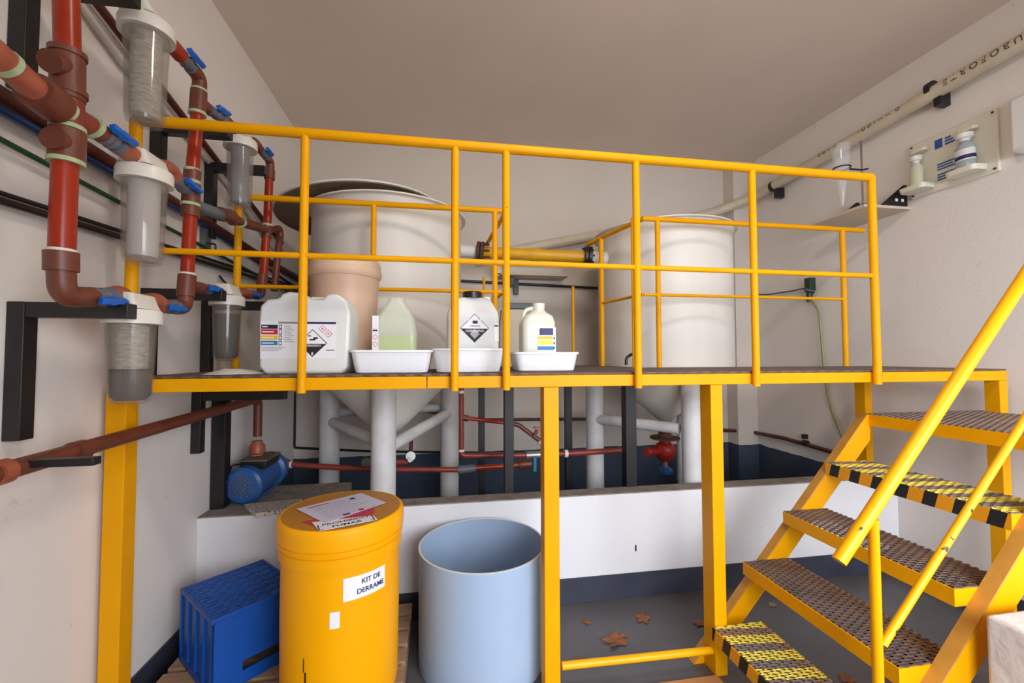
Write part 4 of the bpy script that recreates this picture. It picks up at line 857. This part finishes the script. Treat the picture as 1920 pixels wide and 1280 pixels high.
# powder on the deck
m_ = MB(); pc_ = aZ(438, 703, ZD); pc_ = Vector((aY(438, 700, 2.03).x, 2.03, ZD)); n = 28; vs = [(pc_.x, pc_.y, ZD+.022)]; fs = []
for j in range(1, 5):
    for k in range(n):
        an = 2*math.pi*k/n; rr = j/4*(1+.28*math.sin(3*an+1)+.15*math.sin(7*an)); vs.append((pc_.x+.115*rr*math.cos(an), pc_.y+.085*rr*math.sin(an), ZD+.0005+.02*(1-(j/4)**1.4)*(1+.4*random.random())))
for k in range(n): fs.append((0, 1+k, 1+(k+1) % n))
for j in range(3):
    for k in range(n): fs.append((1+j*n+k, 1+(j+1)*n+k, 1+(j+1)*n+(k+1) % n, 1+j*n+(k+1) % n))
m_.add(vs, fs); tag(m_.build('powder_heap', M_POWDER), 'small heap of spilled white powder on the left end of the deck', 'powder')
# black hose bit beside right tank
m_ = MB(); m_.tube(fillet([aY(1174, 684, 2.64), aY(1174, 670, 2.64), aY(1186, 663, 2.64), aY(1196, 664, 2.64)], .03), .010, 10)
tag(m_.build('rubber_hose_end', M_BLACKP), 'short black hose end curling up at the deck edge before the right tank', 'hose')

# ================================================================== ON THE FLOOR
pt = thing('pallet', 'wooden pallet under the yellow drum and blue crate', 'pallet', (-.71, 1.95, 0))
for k in range(9):
    y0 = 1.42+k*.122; MB().box(-1.205, -.165, y0, y0+.092, .108, .130).build('deck_board', M_WOOD, pt, smooth=False)
for x in (-1.205, -.74, -.265): MB().box(x, x+.1, 1.42, 2.488, .022, .107).build('bearer', M_WOOD, pt, smooth=False)
for y in (1.42, 1.9, 2.39): MB().box(-1.205, -.165, y, y+.098, .001, .021).build('bottom_board', M_WOOD, pt, smooth=False)
# drum
TD = .875; p = [aZ(x, y, TD) for x, y in ((640, 920), (640, 995), (524, 962), (757, 938))]
dc = Vector(((p[2].x+p[3].x)/2, (p[0].y+p[1].y)/2, .131)); rd = (p[3]-p[2]).length/2
drm = thing('drum', 'tall yellow plastic drum with spill kit label standing on the pallet', 'drum', tuple(dc))
H_ = TD-.131
MB().lathe(tuple(dc), [(0, 0), (rd*.86, 0), (rd*.90, .02), (rd*.92, .05), (rd*.935, H_*.5), (rd*.93, H_-.12), (rd*.93, H_-.06)], 64).build('body', M_DRUM, drm)
MB().lathe(tuple(dc), [(rd*.935, H_-.150), (rd*.968, H_-.149), (rd*.972, H_-.108), (rd*.955, H_-.106), (rd*.955, H_-.102), (rd*.988, H_-.100), (rd*.992, H_-.082), (rd*.975, H_-.080), (rd*.975, H_-.077), (rd, H_-.075), (rd*1.004, H_-.02), (rd*.99, H_-.006), (rd*.965, H_), (rd*.93, H_)], 64).build('lid_ring', M_DRUM, drm)
MB().lathe((dc.x, dc.y, TD-.004), [(rd*.95, 0), (rd*.94, .004), (0, .006)], 64).build('lid', M_DRUMLID, drm)
def wrap(cx, cy_, r, ang0, z0):
    return lambda u, v: (cx+r*math.sin(ang0+u/r), cy_-r*math.cos(ang0+u/r), z0+v)
def curved(m_, u0, u1, v0, v1, fn, skew=0, n=12):
    vs = []; 
    for k in range(n+1):
        u = u0+(u1-u0)*k/n
        vs += [fn(u, v0), fn(u, v1)]
    m_.add(vs, [(2*k, 2*k+2, 2*k+3, 2*k+1) for k in range(n)])
m_ = MB(); fn = wrap(dc.x, dc.y, rd*.938, math.radians(34), .0)
zl = .655; 
curved(m_, -.085, .085, zl-.05, zl+.035, fn); m_.mi = 1
fn2 = wrap(dc.x, dc.y, rd*.938+.003, math.radians(34), .0)
put_text(m_, 'KIT DE', .026, lambda u, v: fn2(u+.02, v+zl+.010)); put_text(m_, 'DERRAME', .026, lambda u, v: fn2(u+.02, v+zl-.024))
m_.build('label', [M_LABEL, M_NAVY], drm, smooth=False)
m_ = MB(); fn = wrap(dc.x, dc.y, rd*.938, math.radians(-3), 0); curved(m_, .02, .055, .515, .575, fn); m_.build('sticker_scrap', M_LABEL, drm, smooth=False)
m_ = MB(); fn = wrap(dc.x, dc.y, rd*.937, math.radians(-22), 0)
for (u, v, w_, h_) in ((.0, .36, .004, .05), (.006, .31, .007, .05), (.012, .27, .005, .04), (.02, .21, .004, .03), (.165, .235, .01, .02)): curved(m_, u, u+w_, v, v+h_, fn, n=2)
m_.build('scratches', M_SLUDGE, drm, smooth=False)
# papers on lid
def sheet(px, z, m, name, label, cat, t=.0008):
    pl = [aZ(x, y, z) for x, y in px]; m_ = MB(); m_.prism([(p.x, p.y) for p in pl], lambda u, v: (u, v, z), lambda u, v: (u, v, z+t)); return m_, pl
ZL = TD+.0025
m_, pl = sheet(((566, 978), (702, 950), (700, 965), (592, 986)), ZL, M_REDP, 'r', '', ''); tag(m_.build('paper_sheet', M_REDP, smooth=False), 'crimson paper sheet on the drum lid between the white sheets', 'paper')
m_, pl = sheet(((585, 979), (700, 966), (708, 974), (598, 996)), ZL+.001, M_LABEL, 's', '', '')
sg = thing('no_smoking_notice', 'white paper notice with bold black lettering on the drum lid', 'notice', tuple((pl[0]+pl[2])/2))
m_.build('sheet', M_LABEL, sg, smooth=False)
e1 = (pl[2]-pl[3]).normalized(); e2 = Vector((-e1.y, e1.x, 0)); cc = (pl[0]+pl[1]+pl[2]+pl[3])/4; Wn = (pl[2]-pl[3]).length
m_ = MB(); put_text(m_, 'PROHIBIDO', .034, lambda u, v: cc+e1*u*.95+e2*(v*.8+.012)+Vector((0, 0, .0013))); put_text(m_, 'FUMAR', .034, lambda u, v: cc+e1*u+e2*(v*.8-.022)+Vector((0, 0, .0013)))
for a_, b_ in (((-.47, -.05), (-.47, .03)), ((.47, -.05), (.47, .03)), ((-.47, -.05), (-.40, -.05)), ((.40, -.05), (.47, -.05))):
    m_.bar(cc+e1*a_[0]*Wn+e2*a_[1]*.7+Vector((0, 0, .0012)), cc+e1*b_[0]*Wn+e2*b_[1]*.7+Vector((0, 0, .0012)), .004, .0005)
m_.build('lettering', M_BLACKINK, sg, smooth=False)
m_, pl = sheet(((555, 954), (677, 924), (724, 942), (610, 981)), ZL+.0022, M_PAPER, 'p', '', '')
ps = thing('paper_form', 'pale lilac printed form lying on top of the papers on the drum lid', 'paper', tuple((pl[0]+pl[2])/2)); m_.build('sheet', M_PAPER, ps, smooth=False)
m_ = MB(); e1 = (pl[1]-pl[0]); e2 = (pl[3]-pl[0])
def qf(u, v, z=.0012): return pl[0]+e1*u+e2*v+Vector((0, 0, z))
for j in range(9):
    v = .14+j*.085; m_.add([qf(.12, v), qf(.12+.5+.2*((j*7) % 3)/2, v), qf(.12+.5+.2*((j*7) % 3)/2, v+.016), qf(.12, v+.016)], [(0, 1, 2, 3)])
m_.mi = 1; m_.add([qf(.72, .15), qf(.8, .15), qf(.8, .24), qf(.72, .24)], [(0, 1, 2, 3)]); m_.add([qf(.3, .84), qf(.4, .84), qf(.4, .9), qf(.3, .9)], [(0, 1, 2, 3)])
m_.mi = 2; m_.add([qf(.1, .1), qf(.42, .1), qf(.42, .13), qf(.1, .13)], [(0, 1, 2, 3)]); m_.add([qf(.55, .8), qf(.62, .8), qf(.62, .88), qf(.55, .88)], [(0, 1, 2, 3)])
m_.build('print', [M_PRINT, M_NAVY, M_REDINK], ps, smooth=False)
# grey-blue open cylinder
p = [aZ(x, y, .56) for x, y in ((779, 1030), (1020, 1010))]; rc_ = .322; c = (.205, 2.208, .001)
bn = MB(); bn.lathe(c, [(rc_*.985, 0), (rc_*.99, .04), (rc_, .559), (rc_-.008, .559), (rc_*.965, .04), (rc_*.955, .012), (0, .01)], 80, close=False)
bin_ = thing('storage_bin', 'grey-blue open plastic cylinder standing on the floor right of the drum', 'bin', c)
bn.build('body', M_BIN, bin_)
MB().lathe(c, [(rc_, .5585), (rc_+.0006, .5612), (rc_-.0085, .5612), (rc_-.008, .5585)], 80, close=True).build('cut_rim', M_WHITE, bin_)
# blue crate
ZT = .45; A_, B_, D_ = [aZ(x, y, ZT) for x, y in ((338, 1103), (497, 1050), (399, 1167))]
ux = (D_-A_); uy = (B_-A_); Lx, Ly = ux.length, uy.length; ux.normalize(); uy = Vector((-ux.y, ux.x, 0)) if Vector((-ux.y, ux.x, 0)).dot(uy) > 0 else Vector((ux.y, -ux.x, 0))
Lx, Ly = min(Lx, .40), min(Ly, .37)
cr = thing('crate', 'upturned blue plastic bottle crate on the pallet, left of the drum', 'crate', (A_.x, A_.y, .131))
C0 = Vector((A_.x, A_.y, .131)); Hc = ZT-.131
def cbox(m_, a0, a1, b0_, b1_, z0, z1):
    v = [C0+ux*a+uy*b+Vector((0, 0, z)) for z in (z0, z1) for b in (b0_, b1_) for a in (a0, a1)]
    m_.add(v, [(0, 2, 3, 1), (4, 5, 7, 6), (0, 1, 5, 4), (2, 6, 7, 3), (0, 4, 6, 2), (1, 3, 7, 5)])
t_ = .008
m_ = MB(); cbox(m_, t_, Lx-t_, t_, Ly-t_, Hc-.012, Hc-.004)
for i in range(1, 7): cbox(m_, Lx*i/7-.002, Lx*i/7+.002, .01, Ly-.01, Hc-.004, Hc-.001)
for i in range(1, 6): cbox(m_, .01, Lx-.01, Ly*i/6-.002, Ly*i/6+.002, Hc-.004, Hc-.0015)
for i in range(7):
    for j in range(6):
        c = C0+ux*(Lx*(i+.5)/7)+uy*(Ly*(j+.5)/6)+Vector((0, 0, Hc-.005)); m_.lathe(tuple(c), [(0, .004), (.016, .003), (.02, 0)], 12)
cbox(m_, 0, Lx, 0, .012, Hc-.018, Hc); cbox(m_, 0, Lx, Ly-.012, Ly, Hc-.018, Hc); cbox(m_, 0, .012, .012, Ly-.012, Hc-.018, Hc); cbox(m_, Lx-.012, Lx, .012, Ly-.012, Hc-.018, Hc)
m_.build('base', M_CRATE, cr, bevel=.002)
m_ = MB(); cbox(m_, .004, Lx-.004, .010, .016, .0, Hc-.018); cbox(m_, .004, Lx-.004, Ly-.012, Ly-.004, 0, Hc-.018)
for k in range(5): cbox(m_, Lx*k/4-.008*(k/2) , Lx*k/4+.016-.008*(k/2), .001, .011, 0, Hc-.018)
cbox(m_, 0, Lx, 0, .012, 0, .03)
m_.build('side_panel', M_CRATE, cr)
# end panel (towards the camera) with hand slot
m_ = MB(); e0, e1_ = Lx-.010, Lx-.002
cbox(m_, e0, e1_, .012, Ly-.012, .095, Hc-.018); cbox(m_, e0, e1_, .012, Ly-.012, 0, .055); cbox(m_, e0, e1_, .012, Ly*.33, .055, .095); cbox(m_, e0, e1_, Ly*.92, Ly-.012, .055, .095)
cbox(m_, Lx-.004, Lx, 0, .09, 0, Hc-.018); cbox(m_, .002, .008, .012, Ly-.012, 0, Hc-.018)
m_.build('end_panel', M_CRATE, cr)
# board on the floor
p = [aZ(x, y, .03) for x, y in ((1052, 1262), (1306, 1238), (1300, 1275))]
tag(MB().bar((.10, 1.80, .016), (1.27, 1.80, .016), .085, .03).build('floor_board', M_PLANK, smooth=False, bevel=.002), 'worn orange-brown board on the floor under the low yellow tie bar', 'board')
# leaves
def leaf(px, py, s_, rot, m, label, curl=.3):
    c = aZ(px, py, .004); n = 22; pts = []
    for k in range(n):
        an = 2*math.pi*k/n; r = s_*(.45+.55*abs(math.cos(2.5*an))**.7)*(1 if k % 2 else .82); pts.append((r*math.cos(an), r*math.sin(an)*.75))
    vs = []; 
    for z_ in (0, .0012):
        vs.append((c.x, c.y, .004+z_))
        for u, v in pts:
            x = u*math.cos(rot)-v*math.sin(rot); y = u*math.sin(rot)+v*math.cos(rot); vs.append((c.x+x, c.y+y, .002+z_+curl*.35*s_*abs(math.sin(2*math.atan2(v, u)))*(math.hypot(u, v)/s_)))
    fs = [(0, 1+k, 1+(k+1) % n) for k in range(n)]+[(n+1, n+2+(k+1) % n, n+2+k) for k in range(n)]+[(1+k, n+2+k, n+2+(k+1) % n, 1+(k+1) % n) for k in range(n)]
    o = MB().add(vs, fs).build('dry_leaf', m, smooth=False); return tag(o, label, 'leaf', 'dry fallen leaves')
leaf(1155, 1200, .085, .4, M_LEAF, 'largest curled brown dry leaf on the floor between the yellow legs', .6)
leaf(1205, 1158, .062, 1.1, M_LEAF, 'brown dry leaf near the dark skirting, right of the largest leaf')
leaf(1100, 1165, .035, 2.0, M_LEAF, 'small brown dry leaf left of the largest leaf', .2)
leaf(1087, 1237, .035, .2, M_LEAF, 'small dry leaf just behind the low tie bar', .2)
leaf(1312, 1168, .045, .2, M_LEAF, 'dark dry leaf at the far left corner of the bottom step', .5)
leaf(1588, 1272, .05, .7, M_LEAF, 'brown dry leaf on the floor beneath the stairs', .5)
leaf(1448, 1133, .035, .7, M_LEAFG, 'pale dry leaf on the floor behind the stairs', .3)
m_ = MB(); c = aY(1192, 1027, YC-.002); m_.box(c.x-.004, c.x+.004, YC-.006, YC-.0005, c.z-.018, c.z+.018); tag(m_.build('wall_slot_plate', M_SLUDGE), 'tiny dark upright slot in the low white wall', 'slot')
